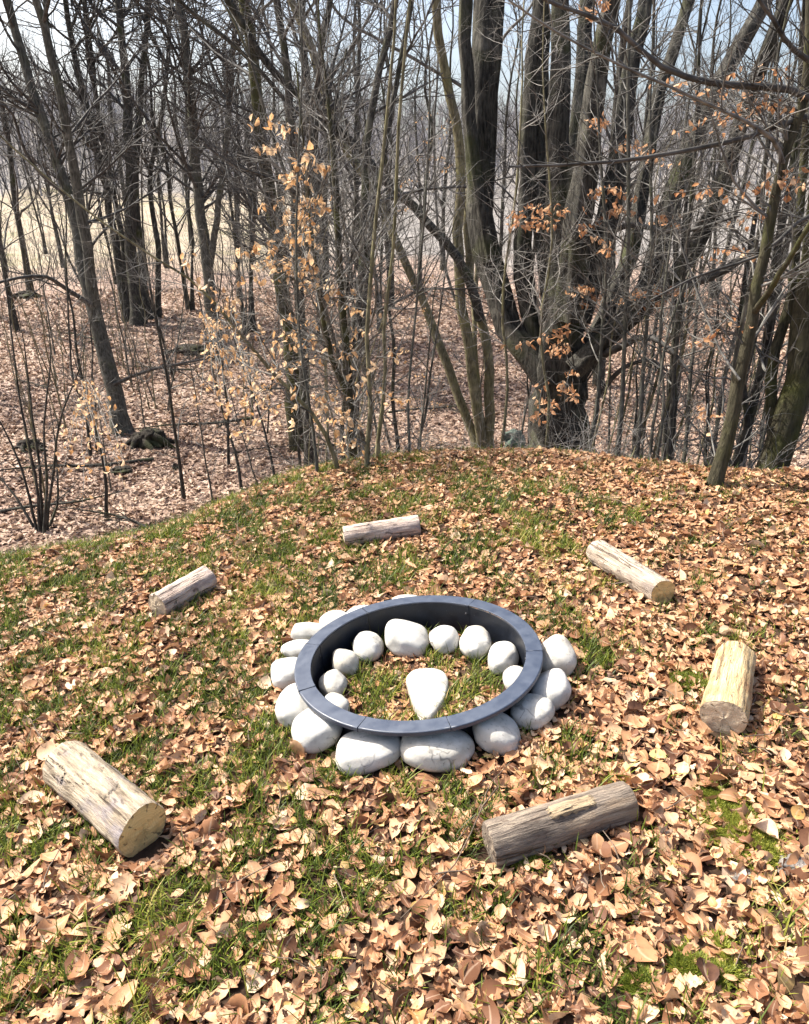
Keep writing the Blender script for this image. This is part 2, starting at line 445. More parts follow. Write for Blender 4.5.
def resample(pts, n):
    pts = np.asarray(pts, float)
    m = len(pts)
    if m > 2:        # Catmull-Rom
        q = np.vstack([2 * pts[0] - pts[1], pts, 2 * pts[-1] - pts[-2]])
        out = []
        for i in range(m - 1):
            p0, p1, p2, p3 = q[i:i + 4]
            for t in np.linspace(0, 1, 8, endpoint=False):
                out.append(0.5 * (2 * p1 + (p2 - p0) * t + (2 * p0 - 5 * p1 + 4 * p2 - p3) * t * t + (3 * p1 - p0 - 3 * p2 + p3) * t ** 3))
        out.append(pts[-1]); pts = np.array(out)
    s = np.concatenate([[0], np.cumsum(np.linalg.norm(np.diff(pts[:, :3], axis=0), axis=1))])
    u = np.linspace(0, s[-1], n)
    return np.stack([np.interp(u, s, pts[:, k]) for k in range(pts.shape[1])], 1)

def trace(pxs, d0, d1, w0, w1, root=False, ext=0.0, n=26, wob=0.5):
    """pixel polyline + depths -> (n,4): world points and radius"""
    m = len(pxs); pts = []
    for i, (px, py) in enumerate(pxs):
        u = i / max(1, m - 1)
        p = at(px, py, d0 + (d1 - d0) * u)
        w = w0 + (w1 - w0) * u
        pts.append([*p, 0.5 * w * fdepth(p) / F_PX])
    if root:
        b = pts[0]; z = H(b[0], b[1])
        if b[2] > z + 0.25:      # hidden foot: carry it down to the ground
            e = pts[1]; sl = (b[2] - z) / max(0.3, e[2] - b[2])
            k = min(sl, 1.0) * 0.6
            b2 = [b[0] - (e[0] - b[0]) * k, b[1] - (e[1] - b[1]) * k]
            pts.insert(0, [*b2, H(*b2) - 0.12, b[3] * 1.3])
        else:
            pts.insert(0, [b[0], b[1], z - 0.12, b[3] * 1.5]); pts[1] = [b[0], b[1], max(b[2], z), b[3] * 1.25]
            if len(pts) > 2:
                a, c = np.array(pts[1]), np.array(pts[2]); pts.insert(2, list(a * 0.82 + c * 0.18)); pts[2][3] = c[3] * 0.12 + b[3] * 0.93
    if ext:
        a, b = np.array(pts[-2][:3]), np.array(pts[-1][:3]); d = norm(b - a); r = pts[-1][3]; p = b
        for k in range(4):
            d = norm(d + np.array([0, 0, 0.12]) + rng.normal(0, 0.06, 3)); p = p + d * ext / 4
            pts.append([*p, max(0.006, r * (1 - 0.22 * (k + 1)))])
    q = resample(pts, n)
    sc = q[:, 3:4] * wob
    jit = rng.normal(0, 1, (n, 3)) * sc * 0.35; jit[:2] = 0
    q[:, :3] += jit
    q[:, 3] = np.maximum(q[:, 3], 0.003)
    return q

LEAF_SHAPE = [(0.0, 0.02), (0.25, 0.8), (0.55, 1.0), (0.82, 0.6), (1.0, 0.02)]
LEAF_TORN = [(0.0, 0.10), (0.12, 0.66), (0.24, 0.52), (0.36, 0.98), (0.50, 0.72), (0.64, 0.95), (0.78, 0.42), (0.88, 0.50), (1.0, 0.03)]
LEAF_FINE = [(0.0, 0.04), (0.10, 0.45), (0.26, 0.86), (0.46, 1.0), (0.66, 0.90), (0.84, 0.58), (1.0, 0.03)]
def leaves_mesh(C, yaw_dir, nrm, L, Wd, curl, fold, shape=LEAF_SHAPE, ruffle=0.0):
    """C (M,3) leaf centre, yaw_dir (M,3) long axis, nrm (M,3) normal. Grid 3 x len(shape)."""
    Mn = len(C); X = norm(yaw_dir - (yaw_dir * nrm).sum(1, keepdims=True) * nrm); Y = np.cross(nrm, X)
    rows = []
    mids = []
    asym = {-1: 1 + rng.normal(0, 0.13, Mn), 0: 0, 1: 1 + rng.normal(0, 0.13, Mn)}
    bendy = rng.normal(0, 0.10, Mn); twist = rng.normal(0, 0.55, Mn)
    for t, w in shape:
        u = t - 0.5
        lift = (curl * (u * u) * 4)[:, None]
        cx = C + X * (u * L)[:, None] + nrm * lift * (L * 0.25)[:, None]
        for sgn in (-1, 0, 1):
            ruf = rng.normal(0, 1, Mn) * ruffle * L * abs(sgn)
            wj = (asym[sgn] + rng.normal(0, 0.06, Mn)) * abs(sgn)
            rows.append(cx + Y * (sgn * wj * w * Wd * 0.5)[:, None] + nrm * ((abs(sgn) * fold + sgn * twist * u * 2) * w * Wd * 0.5 + ruf)[:, None] + Y * (bendy * L * (u * u * 4 - 0.5))[:, None])
            mids.append(np.full(Mn, abs(sgn) * 1.0))
    k = len(shape); V = np.stack(rows, 1).reshape(-1, 3); md = np.stack(mids, 1).reshape(-1)
    q = []
    for i in range(k - 1):
        for j in range(2):
            q.append([i * 3 + j, i * 3 + j + 1, (i + 1) * 3 + j + 1, (i + 1) * 3 + j])
    q = np.array(q); Fc = (np.arange(Mn)[:, None, None] * (3 * k) + q[None]).reshape(-1, 4)
    return V, Fc, md, 3 * k

def hanging_leaves(name, pts, parent, loc, mat, size=0.06):
    n = len(pts)
    d = norm(np.stack([rng.normal(0, 0.45, n), rng.normal(0, 0.45, n), -np.abs(rng.normal(0.9, 0.35, n))], 1))
    nr = norm(rng.normal(0, 1, (n, 3)))
    L = rng.uniform(0.65, 1.25, n) * size
    V, Fc, md, k = leaves_mesh(pts + d * (L * 0.5)[:, None], d, nr, L, L * rng.uniform(0.38, 0.6, n), rng.normal(0.2, 0.9, n), rng.normal(0.45, 0.45, n), ruffle=0.04)
    return mesh_np(name, V - np.asarray(loc), Fc, mat, parent, attrs={'rnd': np.repeat(rng.uniform(0, 1, n), k), 'mid': md})

def tree(name, label, cat, stems, bark, twig, n1=30, n2=200, n3=500, len1=1.3, len2=0.5, len3=0.22, t0=0.2, ang=0.95, up=0.05,
         group=None, clusters=None, leafmat='dead_leaf_pale', leaf_size=0.06, per=14, sides=9, extra=None, limbs=None, loose=0, rough=0.10, rtw=1.0):
    base = stems[0][0, :3].copy(); base[2] = H(base[0], base[1])
    n2 = int(n2 * 1.15); n3 = int(n3 * 0.7)
    root = thing(name, label, cat, base, group)
    tk = Tubes()
    for q in stems: tk.add(q[:, :3], q[:, 3], sides)
    tk.build('trunk', bark, root, base, rough)
    for lq in limbs or []:
        lt = Tubes(); lt.add(lq[:, :3], lq[:, 3], 8); lt.build('limb', BD, root, base, 0.06)
    extra = (extra or []) + [lq for lq in limbs or []]
    cr = Tubes()
    P = np.stack([q[:, :3] for q in stems]); R = np.stack([q[:, 3] for q in stems])
    lpts = []
    P1 = None
    if n1:
        p, d, r, t, i = sprout(P, R, n1, t0, 0.98, ang, 0.35)
        L = len1 * rng.uniform(0.45, 1.2, n1) * (1.15 - 0.5 * t)
        P1 = grow(p, d, L, 9, 0.11, up); r0 = np.minimum(r * 0.42, 0.003 + 0.0075 * L) * rtw
        R1 = r0[:, None] * np.linspace(1, 0.3, 9); cr.add(P1, R1, 5)
    if extra:                                    # traced branches
        for q in extra[:len(extra) - len(limbs or [])]: cr.add(q[:, :3], q[:, 3], 7)
        Pe = np.stack([resample(q, 9)[:, :3] for q in extra]); Re = np.stack([resample(q, 9)[:, 3] for q in extra])
        P1 = Pe if P1 is None else np.concatenate([P1, Pe]); R1 = Re if n1 == 0 else np.concatenate([R1, Re])
    if clusters is not None:                     # branches that carry dead leaves
        Pc = []
        allp = P.reshape(-1, 3)
        for c in clusters:
            dd = np.linalg.norm(allp - c, axis=1) + 3.0 * np.maximum(0, allp[:, 2] - c[2] + 0.1) + 1.2 * np.maximum(0, c[2] - allp[:, 2] - 1.2)
            s = allp[np.argmin(dd)]; e = np.asarray(c) + rng.normal(0, 0.03, 3)
            m = s * 0.45 + e * 0.55 + np.array([0, 0, 0.06 + 0.08 * np.linalg.norm(e - s)]) + rng.normal(0, 0.04, 3)
            tip = e + norm((e - m)[None])[0] * 0.16
            q = resample(np.array([s, m, e, tip]), 9); q[1:-1] += rng.normal(0, 0.012, (7, 3))
            Pc.append(q)
            cnt = per + int(rng.integers(0, per))
            sp = 0.045
            k = rng.uniform(0.35, 1.0, cnt) * 8; k0 = np.minimum(k.astype(int), 7); fr = (k - k0)[:, None]
            lp = q[k0] * (1 - fr) + q[k0 + 1] * fr + rng.normal(0, sp, (cnt, 3)) * np.array([1, 1, 0.45])
            lpts.append(lp)
        Pc = np.stack(Pc); Rc = np.linspace(0.007, 0.0018, 9)[None] * np.ones((len(Pc), 1)); cr.add(Pc, Rc, 4)
        P1 = Pc if P1 is None else np.concatenate([P1, Pc]); R1 = Rc if (n1 == 0 and not extra) else np.concatenate([R1, Rc])
    if P1 is not None and n2:
        p, d, r, t, i = sprout(P1, R1, n2, 0.12, 1.0, 0.8, 0.45)
        L = len2 * rng.uniform(0.35, 1.25, n2) * (1.2 - 0.6 * t)
        P2 = grow(p, d, L, 6, 0.16, up * 0.6); r0 = np.minimum(r * 0.6, 0.0027 + 0.0045 * L) * rtw
        R2 = r0[:, None] * np.linspace(1, 0.35, 6); cr.add(P2, R2, 4)
        if n3:
            p, d, r, t, i = sprout(P2, R2, n3, 0.15, 1.0, 0.75, 0.45)
            L = len3 * rng.uniform(0.35, 1.3, n3)
            P3 = grow(p, d, L, 4, 0.16, 0.02); R3 = (np.minimum(r * 0.75, 0.0026) * rtw)[:, None] * np.linspace(1, 0.5, 4)
            cr.add(P3, R3, 3)
            if loose:
                k = rng.integers(0, n3, loose); lpts.append(P3[k, 2])
    if cr.b: cr.build('crown', twig, root, base)
    if lpts: hanging_leaves('dead_leaves', np.concatenate(lpts), root, base, M[leafmat], leaf_size)
    return root

# ------------------------------------------------------------------ ground sheet
def build_ground():
    nr_, na = 330, 420
    rad = np.concatenate([[0.0], np.geomspace(0.25, 900, nr_ - 1)])
    an = np.linspace(0, 2 * PI, na, endpoint=False)
    Rg, Ag = np.meshgrid(rad, an, indexing='ij')
    x = Rg * np.sin(Ag); y = Rg * np.cos(Ag) + 2.0
    z = height(x.ravel(), y.ravel())
    d = np.hypot(x.ravel(), y.ravel())
    V = np.stack([x.ravel(), y.ravel(), z], 1)
    i = np.arange(nr_ * na).reshape(nr_, na)
    a = i[:-1]; b = np.roll(i, -1, 1)[:-1]; c = np.roll(i, -1, 1)[1:]; e = i[1:]
    Fc = np.stack([a, b, c, e], -1).reshape(-1, 4)
    kn = 1 - smooth(0.8, 3.0, crest_s(V[:, 0], V[:, 1]))
    o = mesh_np('ground', V, Fc[:, ::-1], M['ground'], attrs={'knoll': kn, 'dist': d, 'fieldm': 1 - smooth(-0.22, -0.02, np.arctan2(V[:, 0], V[:, 1]))})
    tag(o, kind='structure')
build_ground()

# ------------------------------------------------------------------ fire ring
up_n = np.array([-SX, -SY, 1.0]); up_n /= np.linalg.norm(up_n)
ring_rot = Vector((0, 0, 1)).rotation_difference(Vector(up_n)).to_euler()
ring = thing('fire_ring', 'round black steel fire ring, flat rim tinted with sky sheen, on the leafy knoll', 'fire pit', (RING[0], RING[1], 0.0), rot=ring_rot)
RO, RI = 0.5, 0.434
def ring_angle(px, py):
    r = ray(px, py); o = np.array([RING[0], RING[1], 0]) + up_n * RING_H
    t = ((o - CAM) @ up_n) / (r @ up_n); p = CAM + r * t - o
    q = Vector(p); q.rotate(ring_rot.to_quaternion().inverted()); return math.atan2(q.y, q.x)
seams = sorted(ring_angle(*p) for p in [(362, 608), (309, 644), (303, 690), (358, 727), (451, 728)])
_g = [(seams[(i + 1) % 5] - seams[i]) % (2 * PI) for i in range(5)]
_i = int(np.argmax(_g))
seams = [(q - seams[_i] - _g[_i]) % (2 * PI) + seams[_i] + _g[_i] for q in seams]      # start after the long unbroken stretch
seams.sort()
seams += [seams[-1] + _g[_i] * 0.36, seams[-1] + _g[_i] * 0.68]
def arc_strip(name, prof, a0, a1, parent, mat, n):
    prof = np.array(prof); k = len(prof); an = np.linspace(a0, a1, n)
    V = np.stack([np.stack([prof[:, 0] * math.cos(a), prof[:, 0] * math.sin(a), prof[:, 1]], 1) for a in an]).reshape(-1, 3)
    Fc = []
    for i in range(n - 1):
        for j in range(k):
            Fc.append([i * k + j, (i + 1) * k + j, (i + 1) * k + (j + 1) % k, i * k + (j + 1) % k])
    V2 = V; caps = []
    for base in (0, (n - 1) * k):
        for j in range(1, k // 2):
            caps.append([base + j - 1, base + j, base + k - 1 - j, base + k - j])
    o = mesh_np(name, V2, np.array(Fc + caps), mat, parent, smooth=False)
    o.data.polygons.foreach_set('use_smooth', [False] * len(o.data.polygons))
    b = o.modifiers.new('soft_edge', 'BEVEL'); b.width = 0.0012; b.segments = 1; b.limit_method = 'ANGLE'
    for p in o.data.polygons: p.use_smooth = True
    me = o.data
    try: me.set_sharp_from_angle(angle=math.radians(35))
    except Exception: pass
    return o
rim_prof = [(RI, 0.1435), (RI, 0.150), (RI + 0.033, 0.1506), (RO - 0.003, 0.150), (RO, 0.1475), (RO, 0.133), (RO - 0.002, 0.133), (RO - 0.004, 0.1435)]
wall_prof = [(RI - 0.001, -0.06), (RI - 0.001, 0.143), (RI + 0.003, 0.143), (RI + 0.003, -0.06)]
for k in range(len(seams)):
    a0 = seams[k]; a1 = seams[(k + 1) % len(seams)] + (2 * PI if k == len(seams) - 1 else 0)
    g = 0.0035
    n = max(8, int((a1 - a0) / 0.05))
    arc_strip('rim_segment', [(r, z + (0.0012 if k % 2 else 0)) for r, z in rim_prof], a0 + g, a1 - g, ring, M['rim'], n)
    wp = arc_strip('wall_panel', wall_prof, a0 + 0.002, a1 - 0.002, ring, M['steel'], n)
    for da in (a0 + 0.035,):
        bv, bf = [], []
        q = 8
        for z0, rr, dx in ((0, 0.006, 0), (0, 0.005, 0.004), (0, 0.0, 0.0045)):
            for j in range(q):
                t = j / q * 2 * PI
                bv.append(((RI - 0.001 - dx), rr * math.cos(t), 0.105 + rr * math.sin(t)))
        for s_ in range(2):
            for j in range(q): bf.append([s_ * q + j, s_ * q + (j + 1) % q, (s_ + 1) * q + (j + 1) % q, (s_ + 1) * q + j])
        bv = np.array(bv); ca, sa = math.cos(da), math.sin(da)
        bv = np.stack([bv[:, 0] * ca - bv[:, 1] * sa, bv[:, 0] * sa + bv[:, 1] * ca, bv[:, 2]], 1)
        mesh_np('bolt', bv, np.array(bf), M['bolt'], wp)

# ------------------------------------------------------------------ stones
import bmesh
_bm = bmesh.new(); bmesh.ops.create_icosphere(_bm, subdivisions=5, radius=1.0)
ICO_V = np.array([v.co[:] for v in _bm.verts]); ICO_F = np.array([[v.index for v in f.verts] for f in _bm.faces]); _bm.free()
BLOCK = []     # (x, y, radius) that leaves keep away from

def nz(v, f, seed):
    o = Vector((seed * 7.31, seed * 3.7, seed * 1.93))
    return np.array([mnoise.noise(Vector(p) * f + o) for p in v])

def stone(label, bbox, seed, hidden=0.0, roll=0.0, group='white stones around the ring', lift=0.0, depth=0.85, pear=0.0, cy=0.64, name='stone'):
    x0, y0, x1, y1 = bbox
    cx, cyp = 0.5 * (x0 + x1), 0.5 * (y0 + y1)
    p = hit(cx, cyp + 0.22 * (y1 - y0)); dep = fdepth(p)
    a = 0.5 * (x1 - x0) * dep / F_PX; hh = 0.5 * (y1 - y0) * dep / F_PX
    e = math.asin((CAM[2] - p[2]) / np.linalg.norm(CAM - p))
    b = min(hh / math.sqrt(math.sin(e) ** 2 + (cy * math.cos(e)) ** 2), (2.0 if pear else 1.25) * a); c = cy * b
    v = ICO_V.copy()
    f1 = nz(v, 0.9, seed); f2 = nz(v, 2.2, seed + 50)
    v = np.sign(v) * np.abs(v) ** (0.80 + 0.16 * ((seed * 0.618) % 1.0))
    v = v * (1 + 0.17 * f1 + 0.04 * f2)[:, None]
    if pear:
        v[:, 0] *= 1 + pear * v[:, 1]; v[:, 2] = np.sign(v[:, 2]) * np.abs(v[:, 2]) ** 0.5
    v = v * np.array([a, b, c])
    # fit exact width
    ca, sa = math.cos(roll), math.sin(roll)
    v = np.stack([v[:, 0] * ca - v[:, 2] * sa, v[:, 1], v[:, 0] * sa + v[:, 2] * ca], 1)
    v[:, 0] *= a / (0.5 * np.ptp(v[:, 0]))
    q = at(cx, cyp, p[1])
    # slide along the view ray until the stone's foot is in the ground by 15% of its height
    r = ray(cx, cyp)
    best = None
    for t in np.linspace(0.8, 1.2, 200):
        w = CAM + (q - CAM) * t
        g = w[2] - c * 0.80 - H(w[0], w[1]) - lift
        if best is None or abs(g) < best[0]: best = (abs(g), w)
    w = best[1]
    o = mesh_np(name, v, ICO_F, M['stone']); o.location = [float(t) for t in w]
    o.rotation_euler = (0.0, 0.0, -math.atan2(w[0] - CAM[0], w[1] - CAM[1]))
    tag(o, label, 'stone', group)
    BLOCK.append((w[0], w[1], (a * 0.92 if pear else max(a, b) * 0.86)))
    return o

IN = 'white stones inside the fire ring'; OUT = 'white stones around the outside of the fire ring'
S = stone
S('round white stone inside the ring at the back left, beside the largest inner stone', (352.5, 632, 384, 661), 1, group=IN)
S('largest of the white stones inside the ring, wide and egg-shaped against the back wall', (385, 622, 428.7, 654), 2, group=IN, roll=-0.25)
S('small rounded white stone inside the ring at the back, right of the wide egg-shaped stone', (429.5, 626, 460, 653), 3, group=IN, roll=0.2)
S('rounded white stone at the back right inside the ring, second after the wide egg-shaped stone', (460, 628, 491.5, 658), 4, group=IN)
S('white stone with a faint tan stain inside the ring by its right wall', (487, 643, 517.7, 673), 5, group=IN, roll=0.3)
S('tall white stone inside the ring, half hidden by the right part of the rim', (503, 663, 534, 700), 6, group=IN, roll=-0.5)
S('upright white stone inside the ring at the left, behind the tall leaning one', (332, 646, 359, 679), 7, group=IN, roll=-0.3)
S('tall egg-shaped white stone standing inside the ring against its left wall', (318, 666, 347, 703), 8, group=IN, roll=0.4)
S('white stone inside the ring at the front left, mostly hidden below the rim', (322, 694, 350, 722), 9, group=IN)
S('small white stone outside the back left rim, only its top showing', (346, 605, 380, 627), 11, group=OUT)
S('flat oval white stone outside the back left rim, below the one showing only its top', (320, 611, 352, 632), 12, group=OUT)
S('long narrow white stone lying along the outer left back of the ring', (291, 623, 333, 644), 13, group=OUT, roll=-0.2)
S('low oval white stone at the left of the ring, just below the long narrow one', (281, 640, 318, 660), 14, group=OUT, roll=-0.15)
S('round white stone outside the ring, farthest left of all the stones', (270, 657, 310, 687), 15, group=OUT)
S('squarish grey-white stone with a pointed corner at the left front of the ring', (275, 686, 316, 726), 16, group=OUT, roll=0.5)
S('big rounded cream stone at the front left of the ring, with a small dark pit', (292, 707, 343, 750), 17, group=OUT, roll=0.3)
S('long low cream stone in front of the ring, left of the two largest', (335, 729, 402, 770), 18, group=OUT, roll=0.25, depth=1)
S('longest white stone, lying in the grass at the very front of the ring', (401, 728, 475, 769), 19, group=OUT, roll=-0.1)
S('grey speckled white stone at the front right of the ring, next to the longest stone', (472, 712, 521, 753), 20, group=OUT, roll=-0.4)
S('rounded white stone with a small chip at the right front of the ring', (510, 693, 554, 729), 21, group=OUT, roll=0.2)
S('white stone with dark scratches on the right of the ring, between two other white stones', (530, 669, 570, 711), 22, group=OUT, roll=0.5)
S('smooth white stone outside the ring, farthest right of all the stones', (536, 638, 575, 678), 23, group=OUT, roll=0.9)
S('small white stone behind the ring, its tip showing over the back rim', (390, 595, 425, 613), 24, group=OUT)
S('flat pear-shaped cream stone lying alone in the middle of the fire ring', (405, 669, 449, 719), 30, group='lone stone in the middle', pear=0.40, cy=0.20)

# ------------------------------------------------------------------ logs
LOGS = []
def log(label, p0, p1, w0, w1, mat, cut, seed, split=False, strips=0, patches=0, squash=1.0):
    """p0/p1: pixel positions of the axis ends; w: diameter in pixels"""
    def end(p, w):
        q = hit(*p); r = 0.5 * w * fdepth(q) / F_PX
        q = hit(p[0], p[1], r * 0.80); return q, 0.5 * w * fdepth(q) / F_PX
    A, ra = end(p0, w0); B, rb = end(p1, w1)
    L = np.linalg.norm(B - A); X = (B - A) / L
    root = thing('log', label, 'log', 0.5 * (A + B), 'logs set round the fire ring')
    Z = np.array([0, 0, 1.0]); Y = np.cross(Z, X); Y /= np.linalg.norm(Y); Z = np.cross(X, Y)
    root.rotation_euler = Matrix(np.stack([X, Y, Z], 1).tolist()).to_euler()
    n, k = 44, 64
    xs = np.linspace(-L / 2, L / 2, n); an = np.arange(k) / k * 2 * PI
    rr = np.zeros((n, k))
    r0 = np.random.default_rng(seed)
    ph = r0.uniform(0, 6.28, 12)
    lr = r0.uniform(-0.03, 0.03, k); lr = (lr + np.roll(lr, 1)) * 0.6
    for i, x in enumerate(xs):
        u = i / (n - 1); r = ra * (1 - u) + rb * u
        d = 0.035 * np.sin(2 * an + ph[0] + 0.8 * u) + 0.022 * np.sin(3 * an + ph[1] - 1.5 * u) + 0.012 * np.sin(7 * an + ph[2] + 3 * u) + lr
        d += 0.02 * math.sin(5 * u + ph[3]) + 0.015 * np.sin(4 * an + 9 * u + ph[4])
        d += 0.07 * np.exp(-((an - ph[5]) ** 2 / 0.12 + (u - 0.3 - 0.4 * r0.random() * 0) ** 2 / 0.004))
        d += r0.normal(0, 0.006, k) + 0.03 * np.sin(2 * an + 14 * u + ph[6]) * np.sin(11 * u + ph[7])
        if split:      # a deep drying crack along the upper side and a flattened flank
            d -= 0.20 * np.exp(-((np.angle(np.exp(1j * (an - 1.15)))) ** 2) / 0.006)
            d -= 0.16 * np.exp(-((np.angle(np.exp(1j * (an - 2.0)))) ** 2) / 0.20)
        edge = 0.0
        if i in (0, n - 1): edge = 0.03
        rr[i] = r * (1 + d - edge)
    V = np.stack([np.repeat(xs, k), (rr * np.cos(an)).ravel(), (rr * np.sin(an)).ravel() * squash], 1)
    idx = np.arange(n * k).reshape(n, k)
    a = idx[:-1]; b = np.roll(idx, -1, 1)[:-1]; c = np.roll(idx, -1, 1)[1:]; d = idx[1:]
    mesh_np('log_body', V, np.stack([a, d, c, b], -1).reshape(-1, 4), mat, root)
    for s, i in ((-1, 0), (1, n - 1)):
        m = 7; cv = []
        ring_r = rr[i]
        for j in range(m):
            f = max(1 - j / (m - 1), 0.004)
            hx = xs[i] + s * (0.004 * (1 - f) + 0.0015 * math.sin(6 * f + seed))
            cv.append(np.stack([np.full(k, hx) + 0.0012 * np.sin(5 * an + j), ring_r * f * np.cos(an), ring_r * f * np.sin(an) * squash], 1))
        ii = np.arange(m * k).reshape(m, k)
        a = ii[:-1]; b = np.roll(ii, -1, 1)[:-1]; c = np.roll(ii, -1, 1)[1:]; d = ii[1:]
        fc = np.stack([a, b, c, d], -1).reshape(-1, 4)
        mesh_np('cut_end', np.concatenate(cv), fc[:, ::-1] if s > 0 else fc, cut, root)
    for q in range(patches):     # scabs of bark left on the wood
        u0 = (0.40, 0.12, 0.62)[q % 3]; u1 = u0 + (0.34, 0.16, 0.2)[q % 3]; t0_ = (1.35, 2.2, 0.9)[q % 3]; t1_ = t0_ + (0.75, 0.5, 0.55)[q % 3]
        gx, gt = 14, 10; pv = []
        for i in range(gx):
            for j in range(gt):
                u = u0 + (u1 - u0) * i / (gx - 1); t = t0_ + (t1_ - t0_) * j / (gt - 1)
                u += 0.02 * math.sin(3.1 * j + seed) * (i in (0, gx - 1)); t += 0.1 * math.sin(2.3 * i + seed) * (j in (0, gt - 1))
                r = np.interp(t % (2 * PI), an, rr[min(n - 1, int(u * (n - 1)))])
                th = 0.006 if 0 < i < gx - 1 and 0 < j < gt - 1 else -0.003
                pv.append(((u - 0.5) * L, (r + th) * math.cos(t), (r + th) * math.sin(t) * squash))
        ii = np.arange(gx * gt).reshape(gx, gt)
        mesh_np('bark_patch', np.array(pv), np.stack([ii[:-1, :-1], ii[1:, :-1], ii[1:, 1:], ii[:-1, 1:]], -1).reshape(-1, 4), M['bark_scab'] if seed == 4 else mat, root)
    rm = 0.5 * (ra + rb)
    for u in np.linspace(0, 1, 12): BLOCK.append((*(A * (1 - u) + B * u)[:2], rm * 0.8))
    LOGS.append(root); return root

log('short pale log lying crosswise behind the fire ring, nearest the crest', (344, 537), (419, 525.5), 21, 21, M['log_pink'], M['cut_brown'], 1)
log('smooth pale log at the right rear, slanting down to the right', (597, 551), (663, 593), 25, 29, M['log_pale'], M['cut_yellow'], 2)
log('yellowish peeled log on the right whose brown sawn end faces the viewer', (736, 656), (723, 718), 36, 43, M['log_cream'], M['cut_brown'], 3)
log('weathered grey log at the front right with a scab of bark on its side', (489, 845), (629, 800), 42, 38, M['log_grey'], M['log_grey'], 4, patches=1)
log('thick whitish log at the front left with a bright yellow sawn end', (66, 764), (143, 830), 48, 53, M['log_white'], M['cut_yellow'], 5, patches=2)
log('narrow split log at the left rear with a long dark crack along it', (157, 606), (208, 578), 28, 27, M['log_pink'], M['cut_brown'], 6, split=True)

# ------------------------------------------------------------------ ground cover
blk = np.array(BLOCK)
def clear(x, y):
    ok = np.ones(len(x), bool)
    for bx, by, br in blk: ok &= (x - bx) ** 2 + (y - by) ** 2 > br * br
    rd = np.hypot(x - RING[0], y - RING[1])
    return ok & (np.abs(rd - RI) > 0.03)

def in_view(x, y, m=1.35):
    z = height(x, y)
    d = np.stack([x, y, z], 1) - CAM
    dep = d @ FWD
    u = d[:, 0] / np.maximum(dep, 0.05) * F_PX; v = d @ UPV / np.maximum(dep, 0.05) * F_PX
    return (dep > 0.3) & (np.abs(u) < 404 * m + 60) & (np.abs(v) < 512 * m)

GRASS_PX = [(20, 560, 50), (80, 548, 45), (150, 534, 45), (210, 518, 40), (265, 500, 30), (40, 590, 35), (100, 575, 35), (290, 580, 30), (245, 570, 30),
            (70, 620, 25), (20, 705, 28), (180, 660, 22), (235, 650, 30), (230, 690, 30), (245, 722, 30), (150, 745, 22), (370, 582, 25), (440, 572, 20),
            (500, 500, 28), (520, 528, 30), (480, 480, 20), (545, 545, 24), (560, 625, 20), (592, 655, 20), (470, 550, 25), (600, 512, 15), (400, 505, 18),
            (315, 552, 25), (90, 815, 22), (215, 888, 26), (330, 850, 34), (275, 800, 40), (355, 785, 34), (430, 795, 24), (310, 905, 20), (342, 925, 18),
            (140, 985, 20), (60, 962, 18), (10, 835, 22), (8, 940, 18), (235, 935, 18), (370, 750, 20), (540, 768, 18), (555, 738, 18), (545, 932, 10), (440, 915, 14),
            (200, 805, 20), (180, 870, 16), (385, 672, 24), (460, 680, 24), (430, 655, 14), (485, 668, 16), (690, 640, 12), (640, 520, 12), (720, 640, 12), (30, 660, 22),
            (110, 650, 18), (140, 690, 16), (380, 960, 12), (330, 600, 20), (270, 630, 16), (580, 580, 14), (690, 590, 12), (15, 620, 22), (100, 730, 16), (440, 980, 10), (260, 850, 22), (20, 1000, 16),
            (530, 490, 18), (460, 500, 16), (560, 490, 16), (180, 560, 26), (340, 560, 18)]
MOSS_PX = [(745, 836, 20), (733, 822, 14), (760, 848, 12), (690, 682, 9), (718, 797, 9), (715, 962, 12), (690, 968, 9), (640, 985, 8), (300, 470, 10), (530, 860, 7)]
def kern(lst):
    out = []
    for px, py, r in lst:
        p = hit(px, py); out.append((p[0], p[1], 1.2 * r * fdepth(p) / F_PX))
    return np.array(out)
GK, MK = kern(GRASS_PX), kern(MOSS_PX)
def dens(K, x, y):
    v = np.zeros(len(x))
    for kx, ky, kr in K: v = np.maximum(v, np.exp(-(((x - kx) ** 2 + ((y - ky) * 0.8) ** 2) / (kr * kr))))
    return v
def grass_density(x, y):
    g = dens(GK, x, y)
    left = smooth(1.1, -0.9, x) * 0.78 + 0.15
    clump = 0.22 + 0.7 * sinoise(x, y, 12, 5) + 0.75 * sinoise(x, y, 31, 6)
    return np.clip(g * np.maximum(0.28 + 1.1 * clump, 0) + left * np.maximum(clump, 0) * 0.9, 0, 1)

# fallen leaves on the knoll
n = 215000
x = rng.uniform(-4.8, 5.6, n); y = rng.uniform(0.5, 7.6, n)
ra, aa = RI * np.sqrt(rng.uniform(0, 1, 900)), rng.uniform(0, 2 * PI, 900)
x[:900] = RING[0] + ra * np.cos(aa); y[:900] = RING[1] + ra * np.sin(aa)
s = crest_s(x, y)
ok = in_view(x, y, 1.9) & (s < 2.2) & clear(x, y)
x, y = x[ok], y[ok]
gd = grass_density(x, y)
keep = rng.uniform(0, 1, len(x)) > np.clip(gd * 0.66 + 0.40 * smooth(0.35, 1.0, sinoise(x, y, 11, 21)), 0, 0.93)
x, y, gd = x[keep], y[keep], gd[keep]
n = len(x)
inring = np.hypot(x - RING[0], y - RING[1]) < RI
L = rng.lognormal(math.log(0.037), 0.44, n); L = np.clip(L, 0.014, 0.088); L[inring] *= 0.72
far = smooth(2.5, 5, y); L *= 1 - 0.12 * far
